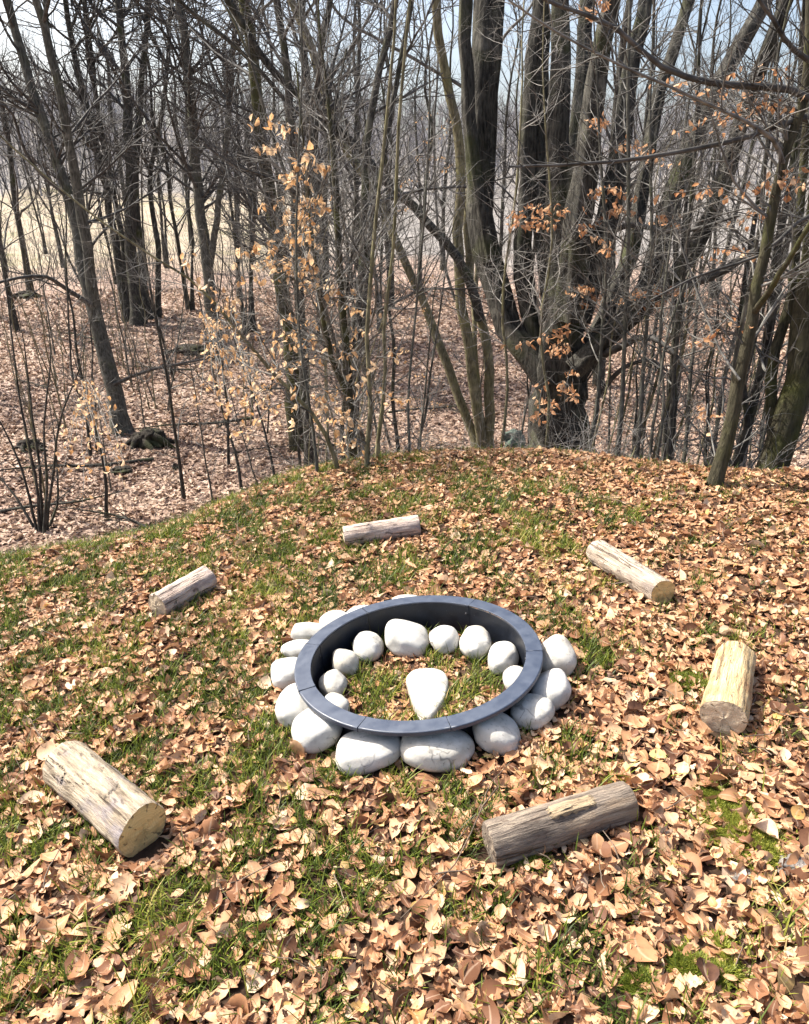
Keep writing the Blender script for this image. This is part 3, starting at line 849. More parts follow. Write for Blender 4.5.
z = height(x, y) + rng.uniform(0.001, 0.026, n) * np.where(inring, 0.5, 1)
tilt = np.abs(rng.normal(0, 0.42, n)); st = rng.uniform(0, 1, n) < 0.08; tilt[st] = rng.uniform(0.8, 1.5, st.sum())
ta = rng.uniform(0, 2 * PI, n)
nr = np.stack([np.sin(tilt) * np.cos(ta), np.sin(tilt) * np.sin(ta), np.cos(tilt)], 1)
ya = rng.uniform(0, 2 * PI, n)
def put_leaves(name, label, m, shape, ruf):
    V, Fc, md, k = leaves_mesh(np.stack([x, y, z], 1)[m], np.stack([np.cos(ya), np.sin(ya), np.zeros(n)], 1)[m], nr[m], L[m], (L * wr)[m], curl[m], fold[m], shape=shape, ruffle=ruf)
    zz = height(V[:, 0], V[:, 1]); V[:, 2] = np.maximum(V[:, 2], zz + 0.001)
    o = mesh_np(name, V, Fc, M['leaf'], attrs={'rnd': np.repeat(tone[m], k), 'mid': md})
    tag(o, label, 'leaf litter', kind='stuff')
wr = rng.uniform(0.32, 0.80, n); curl = rng.normal(0.25, 0.7, n); fold = rng.normal(0.15, 0.42, n); tone = rng.beta(1.1, 1.2, n)
near = (y < 3.3); torn = near & (rng.uniform(0, 1, n) < 0.3); near &= ~torn
put_leaves('torn_leaves', 'torn and crumpled brown fallen leaves on the near part of the knoll', torn, LEAF_TORN, 0.085)
put_leaves('fallen_leaves', 'large curled tan and brown fallen leaves on the near part of the knoll', near, LEAF_FINE, 0.028)
put_leaves('fallen_leaves', 'thick litter of tan and brown fallen leaves on the far part of the knoll', y >= 3.3, LEAF_SHAPE, 0.03)
print('knoll leaves', n)

# fallen leaves on the slope and valley floor
n = 215000
d = 4.0 + 34 * rng.uniform(0, 1, n) ** 1.5; a = rng.uniform(-1.15, 1.05, n)
x = d * np.sin(a); y = d * np.cos(a)
ok = (crest_s(x, y) > 1.6); x, y, d = x[ok], y[ok], d[ok]
n = len(x); L = rng.uniform(0.06, 0.11, n) * (1 + d / 30)
z = height(x, y) + rng.uniform(0.0, 0.04, n)
tilt = np.abs(rng.normal(0, 0.5, n)); ta = rng.uniform(0, 2 * PI, n); ya = rng.uniform(0, 2 * PI, n)
nr = np.stack([np.sin(tilt) * np.cos(ta), np.sin(tilt) * np.sin(ta), np.cos(tilt)], 1)
V, Fc, md, k = leaves_mesh(np.stack([x, y, z], 1), np.stack([np.cos(ya), np.sin(ya), np.zeros(n)], 1), nr, L, L * rng.uniform(0.45, 0.75, n),
                           rng.normal(0.2, 0.8, n), rng.normal(0.2, 0.4, n), shape=[(0, 0.15), (0.5, 1.0), (1.0, 0.1)])
patch = np.clip(0.45 + 0.30 * sinoise(x, y, 0.8, 8) + 0.30 * sinoise(x, y, 2.3, 9), 0, 1)
o = mesh_np('valley_leaves', V, Fc, M['valley_leaf'], attrs={'rnd': np.repeat(np.clip(0.62 * rng.beta(1.0, 1.2, n) + 0.42 * patch, 0, 1), k), 'mid': md})
tag(o, 'pinkish tan leaf litter covering the slope and valley floor below the knoll', 'leaf litter', kind='stuff')

def twig_litter():
    t = Tubes(); n = 900
    x = rng.uniform(-3.5, 4.5, n); y = rng.uniform(0.7, 7.0, n); ok = (crest_s(x, y) < 1.2) & clear(x, y); x, y = x[ok], y[ok]; n = len(x)
    a = rng.uniform(0, 6.28, n); D = np.stack([np.cos(a), np.sin(a), rng.normal(0.05, 0.12, n)], 1)
    P = grow(np.stack([x, y, height(x, y) + rng.uniform(0.012, 0.045, n)], 1), D, rng.lognormal(math.log(0.12), 0.6, n), 6, 0.16, 0.0)
    P[:, :, 2] = np.maximum(P[:, :, 2], height(P[:, :, 0].ravel(), P[:, :, 1].ravel()).reshape(P.shape[:2]) + 0.004)
    t.add(P, rng.uniform(0.0009, 0.0032, (n, 1)) * np.linspace(1, 0.5, 6), 5)
    o = t.build('fallen_twigs', M['twig_brown'], None, (0, 0, 0)); tag(o, 'small grey-brown twigs scattered among the fallen leaves', 'twigs', kind='stuff')
twig_litter()

def blades(name, label, cat, x, y, length, width, mat, lean=0.5, yellow=None):
    n = len(x); z = height(x, y)
    a = rng.uniform(0, 2 * PI, n); ln = np.abs(rng.normal(lean, 0.3, n))
    dirv = np.stack([np.cos(a) * np.sin(ln), np.sin(a) * np.sin(ln), np.cos(ln)], 1)
    side = np.stack([-np.sin(a), np.cos(a), np.zeros(n)], 1)
    b = np.stack([x, y, z], 1); P = []
    bend = rng.uniform(0.1, 0.6, n)
    for t, w in ((0, 1.0), (0.4, 0.85), (0.75, 0.55), (1.0, 0.08)):
        c = b + dirv * (length * t)[:, None] + np.stack([np.cos(a), np.sin(a), -0.6 * np.ones(n)], 1) * (length * bend * t * t * 0.7)[:, None]
        P += [c - side * (width * w * 0.5)[:, None], c + side * (width * w * 0.5)[:, None]]
    V = np.stack(P, 1).reshape(-1, 3)
    q = np.array([[0, 1, 3, 2], [2, 3, 5, 4], [4, 5, 7, 6]]); Fc = (np.arange(n)[:, None, None] * 8 + q[None]).reshape(-1, 4)
    rv = np.clip(rng.beta(1.4, 2.0, n) * 0.8 + 0.16 * sinoise(x, y, 7, 41) + 0.05, 0, 1) if yellow is None else yellow
    o = mesh_np(name, V, Fc, mat, attrs={'rnd': np.repeat(rv, 8)})
    tag(o, label, cat, kind='stuff')

n = 620000
x = rng.uniform(-4.4, 5.2, n); y = rng.uniform(0.5, 7.2, n)
ok = in_view(x, y, 1.8) & (crest_s(x, y) < 1.6); x, y = x[ok], y[ok]
g = grass_density(x, y); ok = (rng.uniform(0, 1, len(x)) < 2.3 * g); x, y = x[ok], y[ok]
ok = clear(x, y); x, y = x[ok], y[ok]
n = len(x); print('grass', n)
blades('grass', 'short green grass growing in patches through the fallen leaves', 'grass', x, y, np.clip(rng.lognormal(math.log(0.049), 0.38, n), 0.016, 0.10), rng.uniform(0.0028, 0.0055, n), M['grass'], 0.45)
n = 60000
i = rng.integers(0, len(MK), n)
x = MK[i, 0] + rng.normal(0, 0.6, n) * MK[i, 2]; y = MK[i, 1] + rng.normal(0, 0.7, n) * MK[i, 2]
cl = sinoise(x, y, 40, 12); cl = cl + 0.8 * sinoise(x, y, 17, 13); ok = clear(x, y) & (cl > -0.45); x, y = x[ok], y[ok]
blades('moss', 'bright yellow-green moss patches among the leaves at the right', 'moss', x, y, rng.uniform(0.012, 0.036, len(x)), rng.uniform(0.003, 0.006, len(x)), M['moss'], 0.6)

# ------------------------------------------------------------------ trees
def hy(px, py): return float(hit(px, py)[1])
def cl3(lst, d, dd=0.6):
    return [at(px, py, d + rng.uniform(-dd, dd)) for px, py in lst]
BD, BG, BM, BO = M['bark_dark'], M['bark_grey'], M['bark_moss'], M['bark_olive']
TD, TG, TP = M['twig_dark'], M['twig_grey'], M['twig_pale']

# forked tree on the left of the valley floor
dA = hy(122, 433)
sA = [trace([(122, 434), (112, 385), (100, 330), (90, 297), (80, 240), (67, 193), (37, 104), (7, 0)], dA, dA + 0.6, 17, 8, True, 5),
      trace([(94, 305), (86, 250), (76, 185), (70, 148), (56, 74), (37, 0)], dA + 0.2, dA - 0.4, 11, 8, False, 5)]
eA = [trace([(91, 305), (62, 286), (42, 276), (0, 282), (-40, 300)], dA, dA - 2.5, 5, 2, n=12),
      trace([(112, 385), (150, 370), (190, 362), (240, 352)], dA, dA - 1.5, 4, 1.5, n=12),
      trace([(70, 200), (30, 160), (10, 110), (-20, 100)], dA, dA - 1.5, 4, 2, n=12)]
tree('forked_tree', 'slim tree forking in two above a dark stump, leaning left on the valley floor', 'tree', sA, BG, TD, 70, 700, 2600, 2.6, 1.1, 0.5, 0.3, group='trees on the valley floor', extra=eA, rtw=1.7)

dB = hy(138, 322)
sB = [trace(p, dB + q, dB + q + 0.8, w0, w1, True, 6) for p, q, w0, w1 in [
    ([(128, 322), (118, 265), (108, 200), (88, 110), (75, 60), (65, 0)], 0.0, 9, 5),
    ([(138, 324), (133, 250), (130, 150), (125, 70), (118, 0)], -0.5, 13, 7),
    ([(148, 320), (142, 260), (136, 180), (141, 90), (150, 0)], 0.4, 9, 5),
    ([(158, 314), (158, 250), (150, 180), (163, 110), (172, 0)], 0.8, 6, 4),
    ([(132, 322), (122, 240), (100, 120), (84, 0)], 0.9, 7, 4)]]
tree('multi_stem_tree', 'dark clump of five stems rising together in the valley at the left', 'tree', sB, BD, TD, 90, 900, 3000, 3.6, 1.6, 0.8, 0.25, group='trees on the valley floor', rtw=2.4)

dC = hy(215, 360)
sC = [trace([(216, 362), (212, 320), (205, 250), (197, 180), (187, 60), (180, 0)], dC, dC, 12, 9, True, 6),
      trace([(208, 280), (217, 215), (226, 150), (232, 60), (236, 0)], dC, dC - 0.8, 7, 5, False, 4)]
tree('straight_tree', 'straight thin grey tree with one side stem, standing midway along the valley floor', 'tree', sC, BG, TD, 60, 600, 2200, 3.0, 1.4, 0.7, 0.25, group='trees on the valley floor', rtw=2.0)

sD = [trace([(290, 335), (284, 300), (270, 200), (262, 140), (255, 60), (243, 0)], 15, 15, 15, 11, True, 5)]
tree('mossy_tree', 'upright mossy trunk standing alone left of the centre, beyond the crest', 'tree', sD, BM, TD, 45, 450, 1700, 2.4, 1.0, 0.5, 0.3, group='trees below the crest', rtw=1.6)
sE = [trace([(303, 345), (297, 250), (293, 170), (287, 80), (277, 0)], 13, 13, 10, 7, True, 5), trace([(298, 260), (312, 170), (318, 80), (330, 0)], 13, 13, 8, 6, False, 4)]
tree('twin_stem_tree', 'dark thin tree of two close stems just right of the lone mossy trunk', 'tree', sE, BD, TD, 45, 450, 1700, 2.2, 1.0, 0.5, 0.25, group='trees below the crest', rtw=1.5)
sF = [trace([(352, 458), (348, 380), (342, 300), (336, 205), (331, 130)], 7.0, 7.4, 10, 4, True, 1), trace([(349, 400), (330, 350), (318, 280), (308, 200)], 7.0, 6.8, 6, 3, False, 1)]
cF = [(298, 178), (304, 208), (276, 272), (268, 125), (258, 150), (285, 130), (300, 165), (313, 170), (292, 178), (275, 207), (290, 215), (308, 203), (300, 225), (310, 240), (270, 265), (259, 266), (282, 270), (303, 278), (315, 285),
      (332, 290), (346, 291), (294, 317), (339, 343), (361, 376), (350, 428), (256, 280), (240, 255), (318, 205), (296, 235), (306, 250), (360, 330), (372, 390), (300, 340), (285, 370), (330, 400), (318, 430), (345, 445), (300, 420), (270, 350), (355, 310)]
tree('mossy_beech', 'low mossy trunk hung with pale orange leaves rising just behind the crest left of centre', 'tree', sF, BM, TG, 60, 700, 2400, 1.3, 0.5, 0.25, 0.1, group='trees below the crest', clusters=cl3(cF, 6.6, 1.1), per=9, leaf_size=0.07)

sN = [trace([(356, 400), (362, 250), (368, 130), (379, 75), (396, 0)], 11, 11.4, 8, 7, True, 5), trace([(364, 300), (376, 200), (392, 110), (412, 0)], 11, 11.6, 6, 5, False, 5)]
tree('slim_tree', 'slim dark tree forking low and leaning right, behind the straight thin stems left of centre', 'tree', sN, BD, TD, 45, 450, 1500, 2.0, 0.9, 0.45, 0.25, group='trees below the crest', rtw=1.4)
dT = hy(480, 452)
sT = [trace([(480, 452), (472, 431), (450, 372), (424, 305), (398, 246), (372, 185), (339, 137), (317, 63), (291, 0)], dT, dT + 1.6, 9, 8, True, 3),
      trace([(482, 452), (480, 428), (469, 354), (458, 270), (460, 185), (456, 119), (443, 67), (435, 0)], dT, dT - 0.2, 11, 9, True, 3),
      trace([(488, 452), (489, 398), (487, 343), (471, 280), (469, 190), (487, 111), (496, 37), (500, 0)], dT + 0.05, dT + 0.1, 11, 7, True, 3),
      trace([(485, 452), (478, 380), (474, 320), (478, 250)], dT + 0.15, dT + 0.7, 6, 4, True, 2)]
lT = [trace([(480, 320), (469, 278), (435, 230), (380, 174), (339, 130), (287, 85), (250, 37), (215, -20)], dT - .05, dT - 1.0, 10, 6, n=18),
      trace([(352, 142), (300, 115), (250, 60), (190, 10), (160, -20)], dT - .55, dT - 1.4, 5, 3, n=14)]
eT = [
      trace([(487, 111), (470, 92), (420, 62), (380, 40), (345, 20), (320, -10)], dT + 0.1, dT - 0.6, 4, 2.5, n=14),
      trace([(492, 60), (505, 35), (525, 15), (540, -10)], dT, dT - 0.3, 3.5, 2.5, n=10),
      trace([(455, 300), (440, 245), (434, 150), (438, 60), (440, 0)], dT, dT + 0.5, 3, 2, n=12)]
cT = [(435, 280), (398, 283), (420, 376), (432, 409), (391, 395), (409, 409), (387, 443), (374, 350), (420, 120), (424, 132), (417, 160), (428, 158), (440, 170), (410, 178), (405, 210), (432, 140), (370, 400), (378, 430), (415, 300), (400, 320)]
tree('multi_stem_hornbeam', 'slender olive-barked tree of four stems fanning from one foot on the crest', 'tree', sT, BO, TG, 70, 900, 3400, 1.1, 0.45, 0.22, 0.2, group='trees on the crest', extra=eT, limbs=lT, clusters=cl3(cT, dT + 0.6, 0.6), per=9, leafmat='dead_leaf_pale', leaf_size=0.055)

dH = 8.0
sH = [trace([(556, 462), (556, 420), (558, 370), (562, 320), (567, 270), (573, 205), (580, 150)], dH, dH, 58, 16, True, 0, wob=0.3),
      trace([(564, 330), (560, 240), (557, 150), (560, 70), (562, 0)], dH - .1, dH + .3, 29, 15, False, 6, wob=0.3),
      trace([(570, 320), (578, 220), (590, 130), (600, 60), (612, 0)], dH - .2, dH - .4, 30, 16, False, 6, wob=0.3),
      trace([(558, 330), (547, 250), (540, 150), (538, 60), (540, 0)], dH + .2, dH + .9, 26, 15, False, 6, wob=0.3),
      trace([(576, 320), (600, 240), (618, 160), (630, 70), (646, 0)], dH, dH + .6, 25, 12, False, 6, wob=0.3),
      trace([(550, 388), (530, 356), (510, 332), (496, 290), (483, 240), (478, 190), (484, 100), (491, 0)], dH - .1, dH + 1.0, 24, 28, False, 6, wob=0.2),
      trace([(552, 370), (533, 330), (522, 270), (524, 210), (531, 93), (542, 0)], dH + .1, dH + .6, 20, 14, False, 5, wob=0.3),
      trace([(490, 262), (474, 170), (467, 80), (466, 0)], dH + .3, dH + .5, 13, 12, False, 5, wob=0.3),
      trace([(572, 375), (598, 340), (638, 305), (655, 262), (687, 156), (720, 85), (765, 0)], dH, dH + .8, 24, 13, False, 6, wob=0.3),
      trace([(574, 370), (622, 325), (672, 282), (709, 222), (735, 140), (750, 93), (787, 0)], dH - .3, dH - .6, 21, 12, False, 6, wob=0.3),
      trace([(575, 330), (582, 260), (575, 170), (582, 80), (586, 0)], dH + .3, dH + 1.2, 20, 12, False, 6, wob=0.3),
      trace([(590, 345), (625, 270), (645, 180), (660, 90), (690, 0)], dH + .4, dH + 1.5, 16, 10, False, 5, wob=0.3)]
eH = [trace([(655, 295), (717, 274), (769, 241), (809, 219), (850, 190)], dH - .4, dH - 1.2, 11, 4, n=14),
      trace([(590, 360), (610, 352), (640, 338), (665, 345), (690, 372)], dH - .2, dH - 1.2, 10, 3, n=14),
      trace([(600, 395), (620, 370), (650, 360), (668, 372)], dH - .2, dH - .8, 6, 2, n=10),
      trace([(598, 240), (630, 225), (680, 232), (740, 215)], dH, dH - 1.2, 7, 3, n=12)]
cH = [(598, 11), (646, 145), (602, 124), (620, 189), (620, 211), (657, 215), (598, 245), (513, 211), (535, 222), (594, 297), (672, 293), (591, 294), (668, 291), (620, 298), (550, 332), (565, 387),
      (520, 350), (542, 406), (513, 222), (528, 216), (640, 150), (575, 395), (550, 415), (558, 345), (606, 200)]
tree('gnarled_tree', 'great gnarled dark tree with a massive forked trunk and many rising limbs, right of centre', 'tree', sH, BD, TD, 70, 300, 650, 1.6, 0.7, 0.32, 0.42, ang=1.15, up=0.0, rtw=0.8, group='trees below the crest', extra=eH, clusters=cl3(cH, dH - 0.9, 0.6), per=14, leafmat='dead_leaf_red', leaf_size=0.065, sides=20, rough=0.30)

dI = hy(713, 487)
sI = [trace([(713, 488), (724, 455), (735, 406), (746, 343), (757, 290), (766, 248), (783, 160), (798, 122), (807, 60), (809, 0)], dI, dI + .3, 15, 7, True, 2),
      trace([(754, 312), (770, 290), (784, 268), (809, 225), (850, 150)], dI + .1, dI - .4, 7, 4, False, 1)]
eI = [trace([(784, 165), (775, 142), (761, 130), (717, 108), (665, 85), (572, 41), (509, 0)], dI + .2, dI - .6, 5, 2, n=16),
      trace([(740, 380), (720, 350), (700, 300), (672, 220)], dI, dI + .6, 3, 1.6, n=10)]
cI = [(687, 82), (746, 80), (754, 100), (691, 126), (728, 130), (791, 182), (746, 222), (724, 256), (702, 335), (705, 409), (687, 189), (780, 190), (700, 120), (735, 85), (775, 180)]
tree('leaning_sapling', 'young dark tree leaning right from the crest beside the right edge', 'tree', sI, BM, TG, 34, 330, 1000, 0.9, 0.4, 0.2, 0.2, group='trees on the crest', extra=eI, clusters=cl3(cI, dI + 0.7, 0.6), per=10, leafmat='dead_leaf_red', leaf_size=0.05)
sJ = [trace([(770, 476), (785, 430), (798, 380), (806, 330), (818, 230), (830, 100), (835, 0)], 6.6, 6.9, 30, 22, True, 4), trace([(776, 460), (770, 380), (790, 300), (800, 200), (812, 60)], 6.7, 7.2, 12, 7, False, 3)]
tree('thick_leaning_tree', 'thick mossy trunk leaning out of the picture at the far right', 'tree', sJ, BM, TG, 40, 320, 900, 1.3, 0.5, 0.25, 0.05, group='trees on the crest')
sJ2 = [trace([(735, 474), (752, 410), (770, 330), (778, 250), (796, 150), (805, 0)], 7.2, 7.4, 9, 6, True, 3), trace([(748, 425), (740, 330), (752, 230), (770, 130), (778, 0)], 7.2, 7.8, 6, 4, False, 3)]
tree('thin_tree', 'thin dark double-stemmed tree between the leaning young tree and the thick right-hand trunk', 'tree', sJ2, BD, TG, 34, 300, 900, 1.2, 0.5, 0.25, 0.05, group='trees on the crest')
sK = [trace([(905, 500), (900, 400), (885, 200), (880, 60), (870, -60)], 5.0, 5.0, 24, 16, True, 3)]
eK = [trace([(886, 200), (850, 150), (809, 97), (739, 85), (694, 80), (657, 63), (605, 22), (542, 0), (500, -30)], 5, 4.2, 9, 3, n=18),
      trace([(888, 220), (850, 140), (809, 117), (739, 139), (694, 149), (620, 161), (546, 165), (509, 167)], 5, 4.4, 8, 2, n=18),
      trace([(878, 20), (840, 60), (800, 55), (770, 15), (740, -30)], 5, 4.5, 8, 3, n=12),
      trace([(886, 190), (809, 215), (760, 255), (700, 275), (650, 300)], 5, 4.6, 5, 1.5, n=12)]
tree('overhanging_tree', 'tree standing just off the right edge whose long bare branches reach across the upper right', 'tree', sK, BD, TD, 26, 300, 800, 1.1, 0.45, 0.22, 0.2, group='trees on the crest', extra=eK)

# saplings with traced stems
def sap(label, stems, d, bark, twig, **kw):
    d = hy(*d) if isinstance(d, tuple) else d
    st = [trace(p, d + dd, d + dd + d1, w0, w1, True, kw.get('ext', 1.5), n=18) for p, dd, d1, w0, w1 in stems]
    kw.pop('ext', None)
    n = kw.pop('twn', 1.0)
    return tree('sapling', label, 'sapling', st, bark, twig, int(28 * n), int(130 * n), int(300 * n), kw.pop('len1', 0.8), kw.pop('len2', 0.35), kw.pop('len3', 0.18), kw.pop('t0', 0.25), group='saplings along the crest', sides=7, **kw)
sap('long thin sapling bending far out to the left from the crest', [([(340, 470), (317, 420), (272, 372), (241, 335), (200, 287), (160, 261)], 0, -0.3, 5, 2.2)], (340, 470), BO, TG, clusters=cl3([(254, 420), (225, 300), (262, 395), (290, 400), (210, 280), (190, 262), (235, 325), (280, 365), (240, 350), (270, 330)], 4.9, 0.3), per=6, leafmat='dead_leaf_pale', leaf_size=0.05)
sap('pair of straight thin stems with pale leaves left of the four-stemmed tree', [([(366, 463), (371, 400), (367, 340), (373, 250), (380, 185), (391, 74), (396, 0)], 0, 0.5, 4.6, 3), ([(376, 460), (385, 380), (384, 320), (393, 250), (399, 120), (410, 0)], 0.2, 0.3, 4.4, 3)], 5.6, BO, TG, twn=1.2, clusters=cl3([(361, 376), (391, 395), (405, 360), (340, 420), (352, 440)], 5.6, .3), per=7)
sap('crooked thin sapling close to the right of the gnarled trunk', [([(586, 458), (598, 405), (600, 360), (606, 260), (600, 150)], 0, 0.3, 5, 3)], 6.6, BG, TG, twn=1.4)
sap('tall straight sapling second right of the gnarled trunk', [([(617, 463), (621, 410), (624, 360), (628, 250), (628, 100), (630, 0)], 0, 0.3, 5, 3.5)], 6.4, BG, TG, twn=1.4)
sap('slim curved sapling midway between the gnarled trunk and the leaning young tree', [([(636, 464), (641, 400), (645, 350), (652, 250), (650, 120)], 0, 0.3, 5, 3)], 6.3, BG, TG, twn=1.2)
sap('dark sapling with crooked top just left of the leaning young tree', [([(668, 464), (673, 380), (683, 287), (695, 150), (700, 20)], 0, 0.4, 5, 3)], 6.2, BD, TG, twn=1.4)
sap('sapling with a forked tip between two thin stems right of centre', [([(656, 466), (664, 400), (660, 330), (672, 230)], 0, 0.3, 3.5, 2), ([(660, 380), (668, 330), (690, 270)], 0, 0.2, 3, 2)], 6.0, BG, TG)
sap('leafy orange sapling on the slope at the far left', [([(107, 524), (105, 472), (93, 417), (74, 387), (70, 343), (66, 260)], 0, 0.5, 3.5, 1.6)], (107, 520), BD, TG, clusters=cl3([(95, 440), (110, 430), (118, 452), (85, 455), (105, 470), (75, 435), (66, 445), (120, 440), (90, 420), (60, 470), (85, 500), (120, 480)], 7.2, 0.5), per=9, leaf_size=0.07)
sap('small sapling with a spray of orange leaves on the slope left of the bent sapling', [([(242, 492), (237, 460), (230, 435), (219, 398), (205, 330)], 0, 0.5, 3.2, 1.6), ([(276, 484), (271, 457), (260, 415), (248, 380)], 0.2, 0.5, 3, 1.6)], (242, 490), BD, TG, clusters=cl3([(210, 390), (225, 385), (240, 400), (255, 410), (262, 395), (215, 408), (232, 412), (250, 395), (272, 410), (280, 425), (245, 385), (200, 400), (262, 420)], 6.8, .5), per=10, leaf_size=0.075)
sap('thin upright sapling on the crest left of the low mossy trunk', [([(318, 474), (312, 420), (300, 340), (296, 240), (300, 120)], 0, 0.4, 3.5, 2)], 5.5, BG, TG, twn=1.2)
sap('thin whip right of the mossy trunk on the crest', [([(410, 462), (408, 400), (415, 320), (425, 200), (430, 90)], 0, 0.5, 3, 2)], 6.0, BG, TG, twn=1.2)
sap('pale whip leaning right behind the four-stemmed tree', [([(500, 460), (508, 380), (502, 300), (515, 200), (522, 90)], 0, 0.5, 3.5, 2)], 6.6, BO, TP, twn=1.2)
sap('pale thin stem standing in front of the gnarled trunk', [([(545, 462), (549, 400), (540, 330), (552, 240), (545, 120)], 0, 0.4, 3.5, 2)], 6.6, BO, TP, twn=1.2)

# shrub at the far left
dS = hy(42, 533)
sS = [trace(p, dS + q, dS + q + 0.4, 3.2, 1.5, True, 0.8, n=14) for p, q in [([(40, 534), (36, 480), (20, 400), (8, 300)], 0), ([(43, 535), (40, 470), (33, 420), (26, 360)], 0.1), ([(38, 535), (25, 480), (14, 450), (-6, 410)], 0.05),
      ([(47, 535), (54, 470), (60, 420), (75, 380)], 0.1), ([(44, 536), (47, 480), (44, 430), (50, 370)], -0.1), ([(36, 535), (18, 500), (2, 480)], 0.15), ([(50, 533), (58, 500), (56, 450)], 0.2)]]
tree('bare_shrub', 'bare reddish-brown shrub of thin upright shoots at the left edge of the knoll', 'shrub', sS, BD, TG, 40, 240, 500, 0.45, 0.2, 0.1, 0.2, ang=0.5, sides=6)

# proto trees for the valley
def proto(name, label, cat, group, h, r, seed, stems=1, n1=36, n2=260, n3=520, lab_b=None, twig=TD, bark=BD, len1=0.2):
    global rng
    keep = rng; rng = np.random.default_rng(seed)
    st = []
    for s in range(stems):
        a = rng.uniform(0, 6.28); lean = rng.uniform(0.02, 0.14) if stems > 1 else rng.uniform(0.0, 0.07)
        pts = [[0.0 + 0.12 * s * math.cos(a), 0.12 * s * math.sin(a), -0.3, r * 1.4]]
        for k in range(1, 9):
            u = k / 8
            pts.append([math.cos(a) * lean * h * u + 0.12 * s * math.cos(a) + rng.normal(0, 0.012 * h * u), math.sin(a) * lean * h * u + rng.normal(0, 0.012 * h * u), h * u, r * (1 - 0.75 * u) * (0.75 if s else 1)])
        st.append(resample(pts, 22))
    P = np.stack([q[:, :3] for q in st]); R = np.stack([q[:, 3] for q in st])
    root = thing(name, label, cat, (0, 0, 0), group)
    t = Tubes()
    for q in st: t.add(q[:, :3], q[:, 3], 8)
    t.build('trunk', bark, root, (0, 0, 0), 0.08)
    c = Tubes()
    p, d, rr, tt, i = sprout(P, R, n1, 0.18, 0.98, 0.85, 0.2); L = h * len1 * rng.uniform(0.5, 1.2, n1) * (1.2 - 0.6 * tt)
    P1 = grow(p, d, L, 8, 0.15, 0.09); R1 = np.minimum(rr * 0.5, 0.006 + 0.012 * L)[:, None] * np.linspace(1, 0.3, 8); c.add(P1, R1, 4)
    p, d, rr, tt, i = sprout(P1, R1, n2, 0.15, 1, 0.75, 0.3); L = h * len1 * 0.42 * rng.uniform(0.4, 1.2, n2)
    P2 = grow(p, d, L, 5, 0.15, 0.06); R2 = np.minimum(rr * 0.6, 0.004 + 0.006 * L)[:, None] * np.linspace(1, 0.4, 5); c.add(P2, R2, 3)
    p, d, rr, tt, i = sprout(P2, R2, n3, 0.2, 1, 0.7, 0.3); L = h * len1 * 0.2 * rng.uniform(0.4, 1.2, n3)
    P3 = grow(p, d, L, 3, 0.12, 0.04); R3 = np.minimum(rr * 0.7, 0.0045)[:, None] * np.linspace(1, 0.5, 3); c.add(P3, R3, 3)
    c.build('crown', twig, root, (0, 0, 0))
    rng = keep
    return root
GV = 'bare trees spread over the far part of the valley'
LV = 'slender bare tree among many standing on the far valley floor'
protos = [proto('bare_tree', LV, 'tree', GV, 13, 0.11, 101), proto('bare_tree', LV, 'tree', GV, 11, 0.09, 102, stems=2), proto('bare_tree', LV, 'tree', GV, 15, 0.14, 103), proto('bare_tree', LV, 'tree', GV, 9, 0.07, 104, stems=3)]
spots = []
for px, d in [(20, 42), (-40, 30), (65, 50), (170, 44), (200, 55), (240, 34), (265, 48), (320, 26), (345, 40), (372, 22), (398, 33), (440, 45), (530, 36),
              (600, 20), (625, 31), (675, 42), (715, 34), (770, 28), (835, 38), (880, 25), (-90, 40), (110, 60), (40, 34), (95, 28), (120, 38), (185, 31), (215, 42), (255, 27), (285, 38), (10, 27), (330, 33), (355, 44), (385, 28), (425, 36), (470, 42), (140, 52), (75, 44), (500, 34), (610, 38), (665, 30), (750, 40), (-150, 22), (-220, 32), (-300, 40), (-190, 46), (-380, 30), (-450, 45), (-80, 20), (940, 24), (1010, 33), (1090, 42), (980, 48)]:
    spots.append(((px + rng.uniform(-8, 8) - 404.5) / F_PX * d * 0.98, d))
used = set()
for i, (x, y) in enumerate(spots):
    j = int(rng.integers(0, 4))
    o = protos[j] if j not in used else copy_tree(protos[j])
    used.add(j)
    o.location = (x, y, H(x, y)); s = rng.uniform(0.8, 1.25); o.scale = (s, s, s); o.rotation_euler = (0, 0, rng.uniform(0, 6.28))
for j in range(4):
    if j not in used: protos[j].location = (-60 - 5 * j, 30, H(-60 - 5 * j, 30))
GS = 'thin saplings in the thicket on the slope'
LS = 'thin bare sapling in the thicket on the slope behind the crest'
sp = [proto('thicket_sapling', LS, 'sapling', GS, 4.2, 0.024, 201, 1, 14, 70, 130, twig=TG, bark=BG, len1=0.16), proto('thicket_sapling', LS, 'sapling', GS, 3.4, 0.018, 202, 2, 16, 70, 130, twig=TP, bark=BO, len1=0.18), proto('thicket_sapling', LS, 'sapling', GS, 5.2, 0.03, 203, 1, 16, 90, 160, twig=TG, bark=BD, len1=0.15)]
used = set()
cands = [(rng.uniform(585, 800), rng.uniform(6.6, 12)) for _ in range(38)] + [(rng.uniform(290, 425), rng.uniform(7.5, 15)) for _ in range(14)] + [(rng.uniform(505, 580), rng.uniform(9, 15)) for _ in range(6)] + [(rng.uniform(0, 330), rng.uniform(10, 24)) for _ in range(36)]
for px, d in cands:
    x = (px - 404.5) / F_PX * d * 1.02; j = int(rng.integers(0, 3))
    o = sp[j] if j not in used else copy_tree(sp[j]); used.add(j)
    o.location = (x, d, H(x, d)); s = rng.uniform(0.65, 1.3); o.scale = (s, s, s); o.rotation_euler = (rng.normal(0, 0.1), rng.normal(0, 0.1), rng.uniform(0, 6.28))

